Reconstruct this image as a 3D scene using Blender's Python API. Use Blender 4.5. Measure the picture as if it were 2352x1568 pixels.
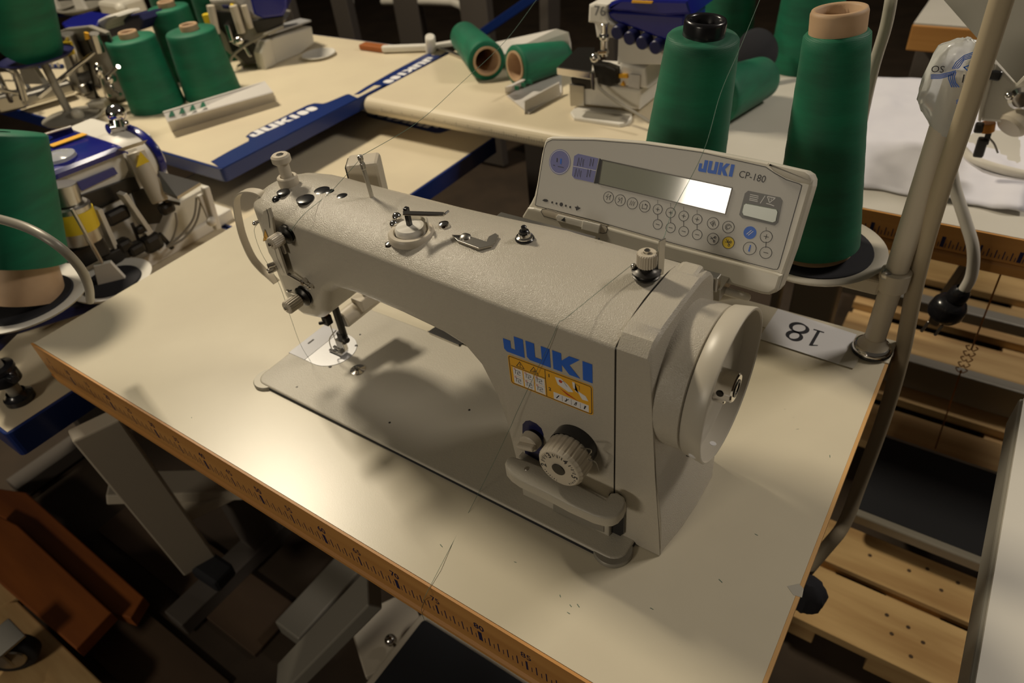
import bpy, bmesh, math, random
from mathutils import Vector, Matrix
random.seed(7)
for o in list(bpy.data.objects): bpy.data.objects.remove(o)
scn = bpy.context.scene
COL = scn.collection
S = 0.01            # everything below is written in centimetres, table top of the near bench at z = 0
H = 76.0            # height of that table top over the floor
PI = math.pi
# ---------------------------------------------------------------- camera
RC = Matrix(((0.8269710112, 0.5551189334, -0.0892295711), (-0.3006191364, 0.5706710030, 0.7641745489), (0.4751284893, -0.6051260829, 0.6388077508)))
CP = Vector((103.83, -20.80, 55.915)); FPX = 1581.6
cam = bpy.data.cameras.new('camera'); co = bpy.data.objects.new('camera', cam); COL.objects.link(co)
cam.sensor_width = 36.0; cam.lens = 36.0 * FPX / 2352.0; cam.clip_start = 0.02; cam.clip_end = 60
co.matrix_world = Matrix.Translation(Vector((CP.x*S, CP.y*S, (CP.z+H)*S))) @ RC.transposed().to_4x4()
cam.dof.use_dof = True; cam.dof.focus_distance = 0.62; cam.dof.aperture_fstop = 6.8
scn.camera = co
# ---------------------------------------------------------------- light
scn.view_settings.view_transform = 'Standard'; scn.view_settings.look = 'None'
scn.view_settings.exposure = -0.12; scn.view_settings.gamma = 1.0
w = bpy.data.worlds.new('world'); scn.world = w; w.use_nodes = True
w.node_tree.nodes['Background'].inputs[0].default_value = (1.0, 0.86, 0.68, 1); w.node_tree.nodes['Background'].inputs[1].default_value = 0.05
def area(name, loc, tgt, sx, sy, power, col, spread=180):
    l = bpy.data.lights.new(name, 'AREA'); l.shape = 'RECTANGLE'; l.size = sx*S; l.size_y = sy*S
    l.energy = power; l.color = col; l.spread = math.radians(spread)
    o = bpy.data.objects.new(name, l); COL.objects.link(o)
    P = Vector((loc[0]*S, loc[1]*S, (loc[2]+H)*S)); T = Vector((tgt[0]*S, tgt[1]*S, (tgt[2]+H)*S))
    o.location = P; o.rotation_euler = (T-P).to_track_quat('-Z', 'Y').to_euler()
    return o
area('ceiling_lamp_left', (-114, 70, 200), (50, 20, 0), 40, 22, 54, (1.0, 0.87, 0.66))
area('ceiling_lamp_right', (215, 190, 190), (90, 40, 0), 60, 30, 28, (1.0, 0.90, 0.78))
area('lamp_behind_camera', (22, -235, 112), (70, 20, 10), 60, 28, 15, (1.0, 0.88, 0.70))

def at(u, v, P=None, n=None, **k):
    """point where the sight line of a measured spot meets a real plane (x=, y=, z= or P, n)"""
    d = RC.transposed() @ Vector(((u-1176)/FPX, -(v-784)/FPX, -1.0))
    if P is None:
        a, val = list(k.items())[0]; i = 'xyz'.index(a)
        return CP + d*((val-CP[i])/d[i])
    P = Vector(P); n = Vector(n)
    return CP + d*((P-CP).dot(n)/d.dot(n))
class Frame:
    def __init__(s, O, U, V):
        s.O = Vector(O); s.U = Vector(U).normalized(); s.V = Vector(V).normalized(); s.W = s.U.cross(s.V).normalized(); s.V = s.W.cross(s.U)
    def __call__(s, u, v, w=0): return s.O + s.U*u + s.V*v + s.W*w
    def px(s, u, v):
        q = at(u, v, s.O, s.W) - s.O
        return (q.dot(s.U), q.dot(s.V))
    def M(s): 
        m = Matrix((s.U, s.V, s.W)).transposed().to_4x4(); m.translation = s.O; return m
FZ = lambda z: Frame((0, 0, z), (1, 0, 0), (0, 1, 0))       # looking down on a level plane
FY = lambda y: Frame((0, y, 0), (1, 0, 0), (0, 0, 1))       # a plane facing the front (W = -y)
def axframe(O, A):
    A = Vector(A).normalized(); U = A.orthogonal().normalized() if abs(A.z) < .999 else Vector((1, 0, 0))
    if abs(A.z) < .999: U = Vector((0, 0, 1)).cross(A).normalized()
    V = A.cross(U); f = Frame(O, U, V); f.W = A; f.V = V; return f
def smooth_path(pts, n=8, closed=False):
    P = [Vector(p) for p in pts]; out = []; N = len(P)
    rng = range(N if closed else N-1)
    for i in rng:
        p0 = P[(i-1) % N] if (closed or i) else P[0]; p1 = P[i]; p2 = P[(i+1) % N]; p3 = P[(i+2) % N] if (closed or i+2 < N) else P[-1]
        for k in range(n):
            t = k/n
            out.append(.5*((2*p1)+(p2-p0)*t+(2*p0-5*p1+4*p2-p3)*t*t+(3*p1-p0-3*p2+p3)*t**3))
    if not closed: out.append(P[-1])
    return out
def rrect(x0, y0, x1, y1, r, n=5):
    o = []
    for cx, cy, a in ((x1-r, y1-r, 0), (x0+r, y1-r, 90), (x0+r, y0+r, 180), (x1-r, y0+r, 270)):
        for k in range(n+1):
            t = math.radians(a+90*k/n); o.append((cx+r*math.cos(t), cy+r*math.sin(t)))
    return o
class MB:
    def __init__(s): s.bm = bmesh.new(); s.mi = 0
    def _take(s, tb, M=None, sm=False):
        vm = {}
        for v in tb.verts: vm[v] = s.bm.verts.new(M @ v.co if M else v.co)
        for f in tb.faces:
            try: g = s.bm.faces.new([vm[v] for v in f.verts])
            except ValueError: continue
            g.material_index = s.mi; g.smooth = sm or f.smooth
        tb.free()
    def face(s, pts):
        f = s.bm.faces.new([s.bm.verts.new(Vector(p)) for p in pts]); f.material_index = s.mi; return s
    def box(s, c, d, bev=0, fr=None, seg=2):
        tb = bmesh.new(); bmesh.ops.create_cube(tb, size=1)
        for v in tb.verts: v.co = Vector((v.co.x*d[0], v.co.y*d[1], v.co.z*d[2]))
        if bev: bmesh.ops.bevel(tb, geom=tb.edges[:], offset=min(bev, min(d)*.49), segments=seg, affect='EDGES', profile=.5)
        M = Matrix.Translation(Vector(c)) if fr is None else Matrix.Translation(Vector(c)) @ Matrix((fr.U, fr.V, fr.W)).transposed().to_4x4()
        s._take(tb, M); return s
    def bar(s, a, b, wd, ht, bev=0, up=(0, 0, 1)):
        a = Vector(a); b = Vector(b); d = (b-a); L = d.length; d.normalize()
        sd = Vector(up).cross(d)
        if sd.length < 1e-4: sd = Vector((1, 0, 0))
        f = Frame((0, 0, 0), d, sd.normalized()); s.box((a+b)/2, (L, wd, ht), bev, f); return s
    def prism(s, pts, fr, w0, w1, bev=0, seg=2, sm=False):
        tb = bmesh.new()
        A = [tb.verts.new((p[0], p[1], w0)) for p in pts]; B = [tb.verts.new((p[0], p[1], w1)) for p in pts]; n = len(A)
        tb.faces.new(A); tb.faces.new(B)
        for i in range(n): tb.faces.new((A[i], A[(i+1) % n], B[(i+1) % n], B[i]))
        bmesh.ops.recalc_face_normals(tb, faces=tb.faces[:])
        if bev:
            ed = [e for e in tb.edges if abs(e.verts[0].co.z-w1) < 1e-6 and abs(e.verts[1].co.z-w1) < 1e-6]
            bmesh.ops.bevel(tb, geom=ed, offset=bev, segments=seg, affect='EDGES', profile=.5)
        s._take(tb, fr.M(), sm); return s
    def lathe(s, prof, O=(0, 0, 0), A=(0, 0, 1), seg=32, a0=0, a1=360):
        fr = axframe(O, A); full = abs(a1-a0) >= 360; n = seg if full else seg+1; rings = []
        for r, h in prof:
            if r < 1e-6: rings.append([s.bm.verts.new(fr(0, 0, h))]*n); continue
            rings.append([s.bm.verts.new(fr(r*math.cos(math.radians(a0+(a1-a0)*i/seg)), r*math.sin(math.radians(a0+(a1-a0)*i/seg)), h)) for i in range(n)])
        for a, b in zip(rings, rings[1:]):
            for i in range(seg):
                j = (i+1) % n; vs = []
                for v in (a[i], a[j], b[j], b[i]):
                    if v not in vs: vs.append(v)
                if len(vs) > 2:
                    try: f = s.bm.faces.new(vs); f.material_index = s.mi; f.smooth = True
                    except ValueError: pass
        return s
    def cyl(s, a, b, r, r2=None, bev=.08, seg=28):
        a = Vector(a); b = Vector(b); h = (b-a).length; r2 = r if r2 is None else r2; e = min(bev, r*.4, r2*.4 if r2 > 0 else r*.4, h*.4)
        return s.lathe([(0, 0), (r-e, 0), (r-e, 0), (r, e), (r, e), (r2, h-e), (r2, h-e), (r2-e, h), (r2-e, h), (0, h)], a, b-a, seg)
    def ball(s, c, r, sc=(1, 1, 1), seg=20):
        tb = bmesh.new(); bmesh.ops.create_uvsphere(tb, u_segments=seg, v_segments=max(6, seg//2), radius=r)
        for f in tb.faces: f.smooth = True
        s._take(tb, Matrix.Translation(Vector(c)) @ Matrix.Diagonal((sc[0], sc[1], sc[2], 1)), True); return s
    def tube(s, pts, r, seg=10, sm=0, closed=False):
        P = smooth_path(pts, sm, closed) if sm else [Vector(p) for p in pts]
        N = len(P); rings = []; prev = None
        for i, p in enumerate(P):
            if closed: d = (P[(i+1) % N]-P[(i-1) % N])
            else: d = (P[min(i+1, N-1)]-P[max(i-1, 0)])
            d.normalize()
            if prev is None: u = d.orthogonal().normalized()
            else: u = (prev-d*prev.dot(d)).normalized()
            prev = u; v = d.cross(u); rr = r[min(len(r)-1, int(i*len(r)/N))] if isinstance(r, (list, tuple)) else r
            rings.append([s.bm.verts.new(p+u*rr*math.cos(2*PI*k/seg)+v*rr*math.sin(2*PI*k/seg)) for k in range(seg)])
        pr = list(zip(rings, rings[1:]))+([(rings[-1], rings[0])] if closed else [])
        for a, b in pr:
            for k in range(seg):
                f = s.bm.faces.new((a[k], a[(k+1) % seg], b[(k+1) % seg], b[k])); f.smooth = True; f.material_index = s.mi
        if not closed:
            for q in (rings[0], rings[-1]):
                f = s.bm.faces.new(q); f.material_index = s.mi
        return s
    def strip(s, pts, fr, wd, w0=0, w1=.02, closed=False):
        """a flat printed or cut line following 2-D points on a frame"""
        P = [Vector((p[0], p[1])) for p in pts]; N = len(P); L = []; R = []
        for i in range(N):
            a = P[i-1] if (i or closed) else P[0]; b = P[(i+1) % N] if (i < N-1 or closed) else P[-1]
            d1 = (P[i]-a); d2 = (b-P[i])
            if d1.length < 1e-9: d1 = d2
            if d2.length < 1e-9: d2 = d1
            d1 = d1.normalized(); d2 = d2.normalized(); d = d1+d2
            if d.length < 1e-3: d = d2.copy()
            d.normalize(); n = Vector((-d.y, d.x)); k = 1/max(.5, abs(Vector((-d2.y, d2.x)).dot(n)))
            L.append(P[i]+n*wd/2*k); R.append(P[i]-n*wd/2*k)
        m = N if closed else N-1
        for i in range(m):
            j = (i+1) % N; q = [L[i], L[j], R[j], R[i]]
            f = s.bm.faces.new([s.bm.verts.new(fr(p.x, p.y, w1)) for p in q]); f.material_index = s.mi
        return s
    def flat(s, pts, fr, w=.02):
        f = s.bm.faces.new([s.bm.verts.new(fr(p[0], p[1], w)) for p in pts]); f.material_index = s.mi; f.normal_update()
        return s
    def ring(s, fr, c, r, wd, w=.02, seg=28):
        return s.strip([(c[0]+r*math.cos(2*PI*i/seg), c[1]+r*math.sin(2*PI*i/seg)) for i in range(seg)], fr, wd, w1=w, closed=True)
    def disc(s, fr, c, r, w=.02, seg=28, ry=None):
        return s.flat([(c[0]+r*math.cos(2*PI*i/seg), c[1]+(ry or r)*math.sin(2*PI*i/seg)) for i in range(seg)], fr, w)
    def text(s, body, fr, o, size, w=.02, rot=0, sx=1, ax='CENTER', bold=0):
        cu = bpy.data.curves.new('t', 'FONT'); cu.body = body; cu.size = size; cu.align_x = ax; cu.align_y = 'CENTER'; cu.offset = bold; cu.resolution_u = 3
        ob = bpy.data.objects.new('t', cu); COL.objects.link(ob); dg = bpy.context.evaluated_depsgraph_get(); me = ob.evaluated_get(dg).to_mesh()
        c, q = math.cos(rot), math.sin(rot); vs = []
        for v in me.vertices:
            x, y = v.co.x*sx, v.co.y; vs.append(s.bm.verts.new(fr(o[0]+x*c-y*q, o[1]+x*q+y*c, w)))
        for p in me.polygons:
            try: f = s.bm.faces.new([vs[i] for i in p.vertices]); f.material_index = s.mi
            except ValueError: pass
        ob.evaluated_get(dg).to_mesh_clear(); bpy.data.objects.remove(ob); bpy.data.curves.remove(cu); return s
    def loft(s, secs, cap=True, sm=True):
        rings = [[s.bm.verts.new(Vector(p)) for p in q] for q in secs]; n = len(rings[0])
        for a, b in zip(rings, rings[1:]):
            for k in range(n):
                f = s.bm.faces.new((a[k], a[(k+1) % n], b[(k+1) % n], b[k])); f.material_index = s.mi; f.smooth = sm
        if cap:
            for q in (rings[0], rings[-1]):
                f = s.bm.faces.new(q); f.material_index = s.mi
        return s
    def build(s, name, mats, parent=None, local=False, sharp=None, label=None, fix=True, bevel=0):
        if sharp is None: sharp = 44
        if fix: bmesh.ops.recalc_face_normals(s.bm, faces=s.bm.faces[:])
        me = bpy.data.meshes.new(name)
        for v in s.bm.verts: v.co = v.co*S if local else Vector((v.co.x*S, v.co.y*S, (v.co.z+H)*S))
        if sharp:
            for e in s.bm.edges:
                if len(e.link_faces) == 2 and e.calc_face_angle(0) > math.radians(sharp): e.smooth = False
        s.bm.to_mesh(me); s.bm.free()
        for m in (mats if isinstance(mats, (list, tuple)) else [mats]): me.materials.append(m)
        o = bpy.data.objects.new(name, me); COL.objects.link(o)
        if bevel:
            md = o.modifiers.new('b', 'BEVEL'); md.width = bevel*S; md.segments = 2; md.limit_method = 'ANGLE'; md.angle_limit = math.radians(50)
        if parent:
            o.parent = parent
            if not local:
                r = parent; off = Vector((0, 0, 0))
                while r: off += r.location; r = r.parent
                o.location = -off
        if label: o['label'] = label
        return o
def thing(name, label, cat, loc, group=None, rot=None):
    o = bpy.data.objects.new(name, None); COL.objects.link(o); o.empty_display_size = .05
    o.location = (loc[0]*S, loc[1]*S, (loc[2]+H)*S)
    if rot: o.rotation_euler = rot
    return tag(o, label, cat, group)
def tag(o, label=None, cat=None, group=None, kind=None):
    if label: o['label'] = label
    if cat: o['category'] = cat
    if group: o['group'] = group
    if kind: o['kind'] = kind
    return o
# ---------------------------------------------------------------- materials
def mat(name, col, rough=.5, metal=0, bump=None, var=None, coat=0, trans=0, ior=1.45, sheen=0, spec=None, emis=None, alpha=None):
    m = bpy.data.materials.new(name); m.use_nodes = True; nt = m.node_tree; b = nt.nodes['Principled BSDF']
    b.inputs['Base Color'].default_value = (*col, 1); b.inputs['Roughness'].default_value = rough; b.inputs['Metallic'].default_value = metal
    b.inputs['IOR'].default_value = ior
    if coat: b.inputs['Coat Weight'].default_value = coat; b.inputs['Coat Roughness'].default_value = .1
    if trans: b.inputs['Transmission Weight'].default_value = trans
    if sheen: b.inputs['Sheen Weight'].default_value = sheen; b.inputs['Sheen Roughness'].default_value = .4
    if spec is not None: b.inputs['Specular IOR Level'].default_value = spec
    if alpha is not None: b.inputs['Alpha'].default_value = alpha
    tc = nt.nodes.new('ShaderNodeTexCoord')
    if var:   # (scale, second colour, stretch, contrast)
        sc, c2, st = var[:3]; mp = nt.nodes.new('ShaderNodeMapping'); mp.inputs['Scale'].default_value = st
        nz = nt.nodes.new('ShaderNodeTexNoise'); nz.inputs['Scale'].default_value = sc; nz.inputs['Detail'].default_value = 6
        cr = nt.nodes.new('ShaderNodeValToRGB'); lo, hi = (var[3] if len(var) > 3 else (.35, .7))
        cr.color_ramp.elements[0].position = lo; cr.color_ramp.elements[1].position = hi
        cr.color_ramp.elements[0].color = (*col, 1); cr.color_ramp.elements[1].color = (*c2, 1)
        nt.links.new(tc.outputs['Object'], mp.inputs[0]); nt.links.new(mp.outputs[0], nz.inputs[0]); nt.links.new(nz.outputs[0], cr.inputs[0]); nt.links.new(cr.outputs[0], b.inputs['Base Color'])
    if bump:  # (kind, scale, strength, distance, stretch)
        kd, sc, stg, ds, st = bump; mp = nt.nodes.new('ShaderNodeMapping'); mp.inputs['Scale'].default_value = st
        if kd == 'noise': t = nt.nodes.new('ShaderNodeTexNoise'); t.inputs['Detail'].default_value = 2
        elif kd == 'wave': t = nt.nodes.new('ShaderNodeTexWave'); t.wave_type = 'BANDS'; t.bands_direction = 'DIAGONAL'
        elif kd == 'wavez': t = nt.nodes.new('ShaderNodeTexWave'); t.bands_direction = 'Z'; t.inputs['Distortion'].default_value = 1.0; t.inputs['Detail Scale'].default_value = .3
        else: t = nt.nodes.new('ShaderNodeTexVoronoi')
        t.inputs['Scale'].default_value = sc; bp = nt.nodes.new('ShaderNodeBump'); bp.inputs['Strength'].default_value = stg; bp.inputs['Distance'].default_value = ds
        nt.links.new(tc.outputs['Object'], mp.inputs[0]); nt.links.new(mp.outputs[0], t.inputs[0]); nt.links.new(t.outputs[0], bp.inputs['Height']); nt.links.new(bp.outputs[0], b.inputs['Normal'])
    if emis: b.inputs['Emission Color'].default_value = (*emis[0], 1); b.inputs['Emission Strength'].default_value = emis[1]
    return m
I3 = (1, 1, 1)
M = dict(
 paint=mat('machine_paint', (.50, .46, .385), .22, bump=('noise', 1200, .7, .0007, I3)),
 paint_smooth=mat('smooth_paint', (.52, .48, .40), .36),
 bedpaint=mat('bed_paint', (.47, .435, .36), .42, bump=('noise', 850, .35, .0006, I3)),
 laminate=mat('table_laminate', (.65, .59, .45), .30, bump=('voronoi', 1500, .12, .00012, I3), var=(9, (.61, .55, .42), I3)),
 lam2=mat('cream_laminate', (.72, .63, .45), .45, var=(7, (.67, .58, .42), I3)),
 lam3=mat('grey_white_laminate', (.60, .57, .50), .45, var=(9, (.56, .53, .46), I3)),
 wood=mat('edge_wood', (.60, .30, .085), .5, var=(16, (.47, .215, .055), (.12, 1, 3.0)), bump=('noise', 60, .1, .0005, (.05, 1, 1))),
 wood2=mat('light_wood', (.62, .36, .13), .55, var=(18, (.45, .24, .08), (1, .12, 3.0))),
 pallet=mat('pallet_wood', (.62, .42, .19), .75, var=(14, (.42, .25, .10), (.25, 2, 2)), bump=('noise', 40, .2, .001, (.2, 2, 2))),
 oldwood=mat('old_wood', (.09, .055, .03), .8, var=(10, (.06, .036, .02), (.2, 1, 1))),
 rust=mat('orange_board', (.34, .10, .018), .6, var=(12, (.20, .055, .012), (.2, 1.5, 1))),
 floor=mat('dark_floor', (.060, .040, .024), .7, var=(6, (.035, .024, .015), I3), bump=('noise', 30, .2, .002, I3)),
 blue=mat('blue_edge', (.007, .026, .15), .35, coat=.2),
 bluem=mat('blue_paint', (.008, .012, .20), .25, coat=.4),
 navy=mat('navy_plastic', (.012, .014, .07), .4),
 green=mat('green_thread', (.0, .150, .072), .6, sheen=.08, bump=('wavez', 330, .28, .0005, (1, 1, 1)), var=(9, (.0, .085, .042), (1, 1, 4.5))),
 card=mat('cardboard', (.50, .335, .20), .6, var=(30, (.43, .28, .16), I3)),
 black=mat('black_plastic', (.012, .012, .014), .25, coat=.2),
 rubber=mat('black_rubber', (.015, .016, .020), .75, bump=('noise', 300, .2, .0005, I3)),
 soft=mat('black_felt', (.018, .018, .022), .9),
 dark=mat('dark_metal', (.045, .042, .038), .35, metal=.7),
 chrome=mat('chrome', (.72, .70, .66), .12, metal=1),
 steel=mat('brushed_steel', (.48, .46, .42), .32, metal=1),
 satin=mat('satin_plate', (.50, .50, .51), .42, metal=.4, bump=('noise', 90, .1, .0003, (1, 14, 1))),
 satin2=mat('grey_satin_plate', (.36, .36, .38), .45, metal=.3),
 beige=mat('beige_plastic', (.56, .50, .40), .4),
 panel=mat('panel_plastic', (.62, .585, .50), .36),
 face=mat('panel_face', (.50, .485, .45), .42),
 lcd=mat('display_glass', (.30, .31, .26), .07, coat=.6, spec=.9),
 lcdx=mat('small_display', (.22, .27, .21), .25),
 logo=mat('logo_blue', (.02, .13, .62), .45),
 lilac=mat('panel_lilac', (.17, .18, .40), .45),
 ink=mat('ink', (.03, .03, .035), .5),
 inkb=mat('ink_blue', (.012, .012, .06), .5),
 white=mat('white_plastic', (.74, .71, .64), .42),
 paper=mat('paper', (.80, .79, .79), .7),
 cloth=mat('white_cloth', (.74, .73, .78), .8, bump=('noise', 9, .9, .02, I3)),
 yellow=mat('sticker_yellow', (.72, .52, .02), .45),
 amber=mat('sticker_amber', (.85, .44, .03), .45),
 red=mat('ink_red', (.55, .05, .02), .5),
 grey=mat('grey_metal', (.30, .28, .235), .45, metal=.25),
 greypl=mat('grey_plastic', (.20, .20, .20), .5),
 cable=mat('beige_cable', (.42, .35, .24), .5),
 ccord=mat('cream_cord', (.66, .62, .54), .45),
 clear=mat('clear_plastic', (.86, .88, .86), .16, trans=.6, ior=1.25, bump=('noise', 14, .9, .015, I3)),
 frost=mat('frosted_plastic', (.70, .66, .56), .3, trans=.35),
 thread=mat('thread_strand', (.10, .17, .13), .7),
 oil=mat('amber_metal', (.42, .17, .03), .3, metal=.6),
 brownleg=mat('brown_grey_metal', (.10, .085, .072), .6),
 pkg=mat('dusty_white', (.62, .59, .55), .6),
)
def juki(mb, fr, o, L, h, w=.03):
    """blue block logo lettering"""
    G = [(1.0, [(0, .68), (.36, .68), (.36, .27), (.56, .27), (.56, 1), (1, 1), (1, 0), (.12, 0), (0, .12)]),
         (1.12, [(0, 1), (.36, 1), (.36, .27), (.64, .27), (.64, 1), (1, 1), (1, 0), (.12, 0), (0, .12)]),
         (1.22, [(0, 1), (.33, 1), (.33, .62), (.62, 1), (1, 1), (.62, .52), (1, 0), (.60, 0), (.33, .40), (.33, 0), (0, 0)]),
         (.42, [(0, 1), (1, 1), (1, 0), (0, 0)])]
    tot = sum(g[0] for g in G)+.36; x = 0
    for wd, poly in G:
        mb.flat([(o[0]+(x+p[0]*wd)/tot*L, o[1]+p[1]*h) for p in poly], fr, w); x += wd+.12
    return mb
# ================================================================ near bench
bench = thing('sewing_table', 'off-white sewing table with a wooden ruler front edge, carrying the large beige machine', 'table', (52, 26, -76))
TX0, TX1, TD = 2.13, 102.8, 53.4
b = MB(); b.mi = 0; b.box(((TX0+TX1)/2, TD/2+.2, -.15), (TX1-TX0-.7, TD-.2, .3)); b.build('tabletop', M['laminate'], bench)
b = MB()
prof = [(0, 0), (-.0, -5.6), (.15, -5.9), (.15, -6.1), (-.1, -6.4), (-.1, -6.9), (.5, -7.4), (2, -7.4), (2, -.31), (.25, -.31), (.25, 0)]
for x in (TX0, TX1): pass
xs = [TX0, TX0+.9, TX0+1.6, TX1]
secs = []
for x in xs:
    cut = max(0, 1.6-(x-TX0)) if x < TX0+1.6 else 0
    secs.append([(x, p[0], max(p[1], -7.4+cut)) for p in prof])
b.loft(secs, sm=False); b.build('front_ruler_edge', M['wood'], bench, label='orange-brown wooden edge printed with centimetre marks')
b = MB(); b.box((TX1-.175, TD/2+.1, -1.2), (.35, TD-.4, 2.4), .04); b.box((52, 28, -2.2), (98, 50, 3.6)); b.build('side_edge', M['wood2'], bench)
b = MB(); b.box((52, TD-2.2, -.05), (TX1-TX0+1.0, 4.4, .36), .04); b.build('rear_strip', M['laminate'], bench)
# printed ruler
fr = FY(0)
tk = MB()
for i in range(0, 202):
    s = i/2; x = s
    if x < TX0+.3 or x > 102: continue
    if s == int(s):
        big = int(s) % 10 == 0; mid = int(s) % 5 == 0
        w_, z0, z1 = (.42, -4.45, -2.9) if big else ((.20, -4.5, -2.95) if mid else (.11, -4.4, -3.0))
    else: w_, z0, z1 = .07, -4.35, -3.55
    tk.flat([(x-w_/2, z0), (x+w_/2, z0), (x+w_/2, z1), (x-w_/2, z1)], fr, .015)
tk.build('ruler_marks', M['inkb'], bench)
for s in range(5, 101, 5):
    tk = MB(); tk.text(str(s), fr, (s+.05, -2.05), 1.25, .015, bold=.02 if s % 10 == 0 else .0, sx=.92); tk.build('ruler_number', M['inkb'], bench)
rs = random.Random(11); b = MB(); FT0 = FZ(0)
for u, v in ((1312, 1394), (1285, 1366), (1308, 1410), (1820, 960), (1835, 985), (1800, 940), (1845, 850), (1560, 1480), (1650, 1330), (960, 1150), (706, 942), (524, 605), (1090, 1040), (1180, 1290), (1330, 1395), (1500, 1400), (1740, 1230), (440, 960), (1010, 1250), (1905, 1045)):
    q = at(u, v, z=0); a = rs.random()*6; L_ = .08+rs.random()*.35; b.flat([(q.x, q.y), (q.x+L_*math.cos(a), q.y+L_*math.sin(a)), (q.x+L_*math.cos(a)+.04, q.y+L_*math.sin(a)+.05), (q.x+.04, q.y+.06)], FT0, .012)
lo = b.build('lint_specks', M['thread'], bench); lo['kind'] = 'stuff'
b = MB(); b.prism([FT0.px(*q) for q in ((1808, 1346), (1835, 1340), (1846, 1352), (1842, 1372), (1822, 1366))], FT0, 0, .02); b.build('tape_scrap', M['frost'], bench)
# steel stand under the bench
st = MB()
for x in (20, 92):
    st.box((x, 30, -9), (6, 44, 3.2), .3)
    st.box((x, 33, -40), (7, 5, 60), .3); st.box((x, 30, -72), (7, 52, 4.5), .4)
st.box((56, 33, -46), (72, 3, 5), .2)
st.build('stand', M['grey'], bench)
dr = MB(); dr.loft([rr for rr in [[(x, y, z) for (x, z) in [(5, -7.4), (30-i*1.2, -7.4), (27-i*2, -11.6), (8+i*2, -11.6)]] for i, y in enumerate((2, 3))]], sm=False)
dr.prism([(5.5, -7.4), (24, -7.4), (21.5, -11.4), (9, -11.4)], FY(2.2), -28, 0, .5); dr.build('drawer', M['frost'], bench)

lab = MB(); F0 = FZ(0.15)
lp = [F0.px(a, c) for a, c in ((1787, 709), (1968, 768), (1926, 836), (1742, 777))]
lab.prism(lp, F0, -.005, .012); nl = lab.build('number_label', M['paper']); tag(nl, 'white paper label printed 18 taped beside the thread stand post', 'label')
lab = MB()
o8 = at(1830, 762, z=.165); o1 = at(1872, 776, z=.165)
def stroke8(mb, fr, c, s):
    for cy, rx, ry in ((.27, .24, .25), (-.27, .30, .28)):
        pts_o = []; n = 30
        for i in range(n):
            a = 2*PI*i/n; t = .06+.11*abs(math.cos(a+.5)); pts_o.append((a, t))
        for i in range(n):
            j = (i+1) % n; q = []
            for (a, t), sg in ((pts_o[i], 1), (pts_o[j], 1), (pts_o[j], -1), (pts_o[i], -1)):
                q.append((c[0]+s*(math.cos(a)*(rx+sg*t/2)), c[1]+s*(cy+math.sin(a)*(ry+sg*t/2))))
            mb.flat(q, fr, .01)
FL = Frame((o8.x, o8.y, .165), (-1, .03, 0), (-.03, -1, 0)); stroke8(lab, FL, (0, 0), 3.2)
FL = Frame((o1.x, o1.y, .165), (-1, .03, 0), (-.03, -1, 0))
for q in ([(-.16, 1.6), (.2, 1.7), (.2, -1.5), (-.16, -1.5)], [(-.6, -1.4), (.65, -1.4), (.65, -1.62), (-.6, -1.62)], [(-.7, 1.28), (-.7, 1.12), (-.1, 1.35), (-.1, 1.62)]): lab.flat(q, FL, .01)
lab.build('printed_number', M['ink'], nl)
tp = MB(); tp.prism([F0.px(a, c) for a, c in ((1968, 768), (2000, 778), (1960, 846), (1926, 836))], F0, -.005, .006); tp.build('tape', M['frost'], nl)

# ================================================================ sewing machine
mc = thing('sewing_machine', 'large beige industrial sewing machine with blue logo in the centre of the near table', 'sewing machine', (63, 19.4, 0))
BX0, BX1, BY0, BY1 = 38.2, 88.6, 10.5, 28.3
F = FZ(0)
b = MB(); b.prism(rrect(BX0, BY0, BX1, BY1, 1.5, 6), F, .02, .55, .22, 3); b.build('bed', M['bedpaint'], mc, sharp=40)
b = MB(); b.prism(rrect(BX0-.06, BY0-.06, BX1+.06, BY1+.06, 1.56, 6), F, .01, .33); b.build('bed_gasket', M['rubber'], mc)
for cx, cy in ((39.4, 11.6), (87.2, 11.7)):
    b = MB(); b.lathe([(0, .42), (1.75, .42), (1.85, .3), (1.85, .02)], (cx, cy, 0), seg=36); b.build('bed_corner_pad', M['greypl'] if 0 else M['grey'], mc)
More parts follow.
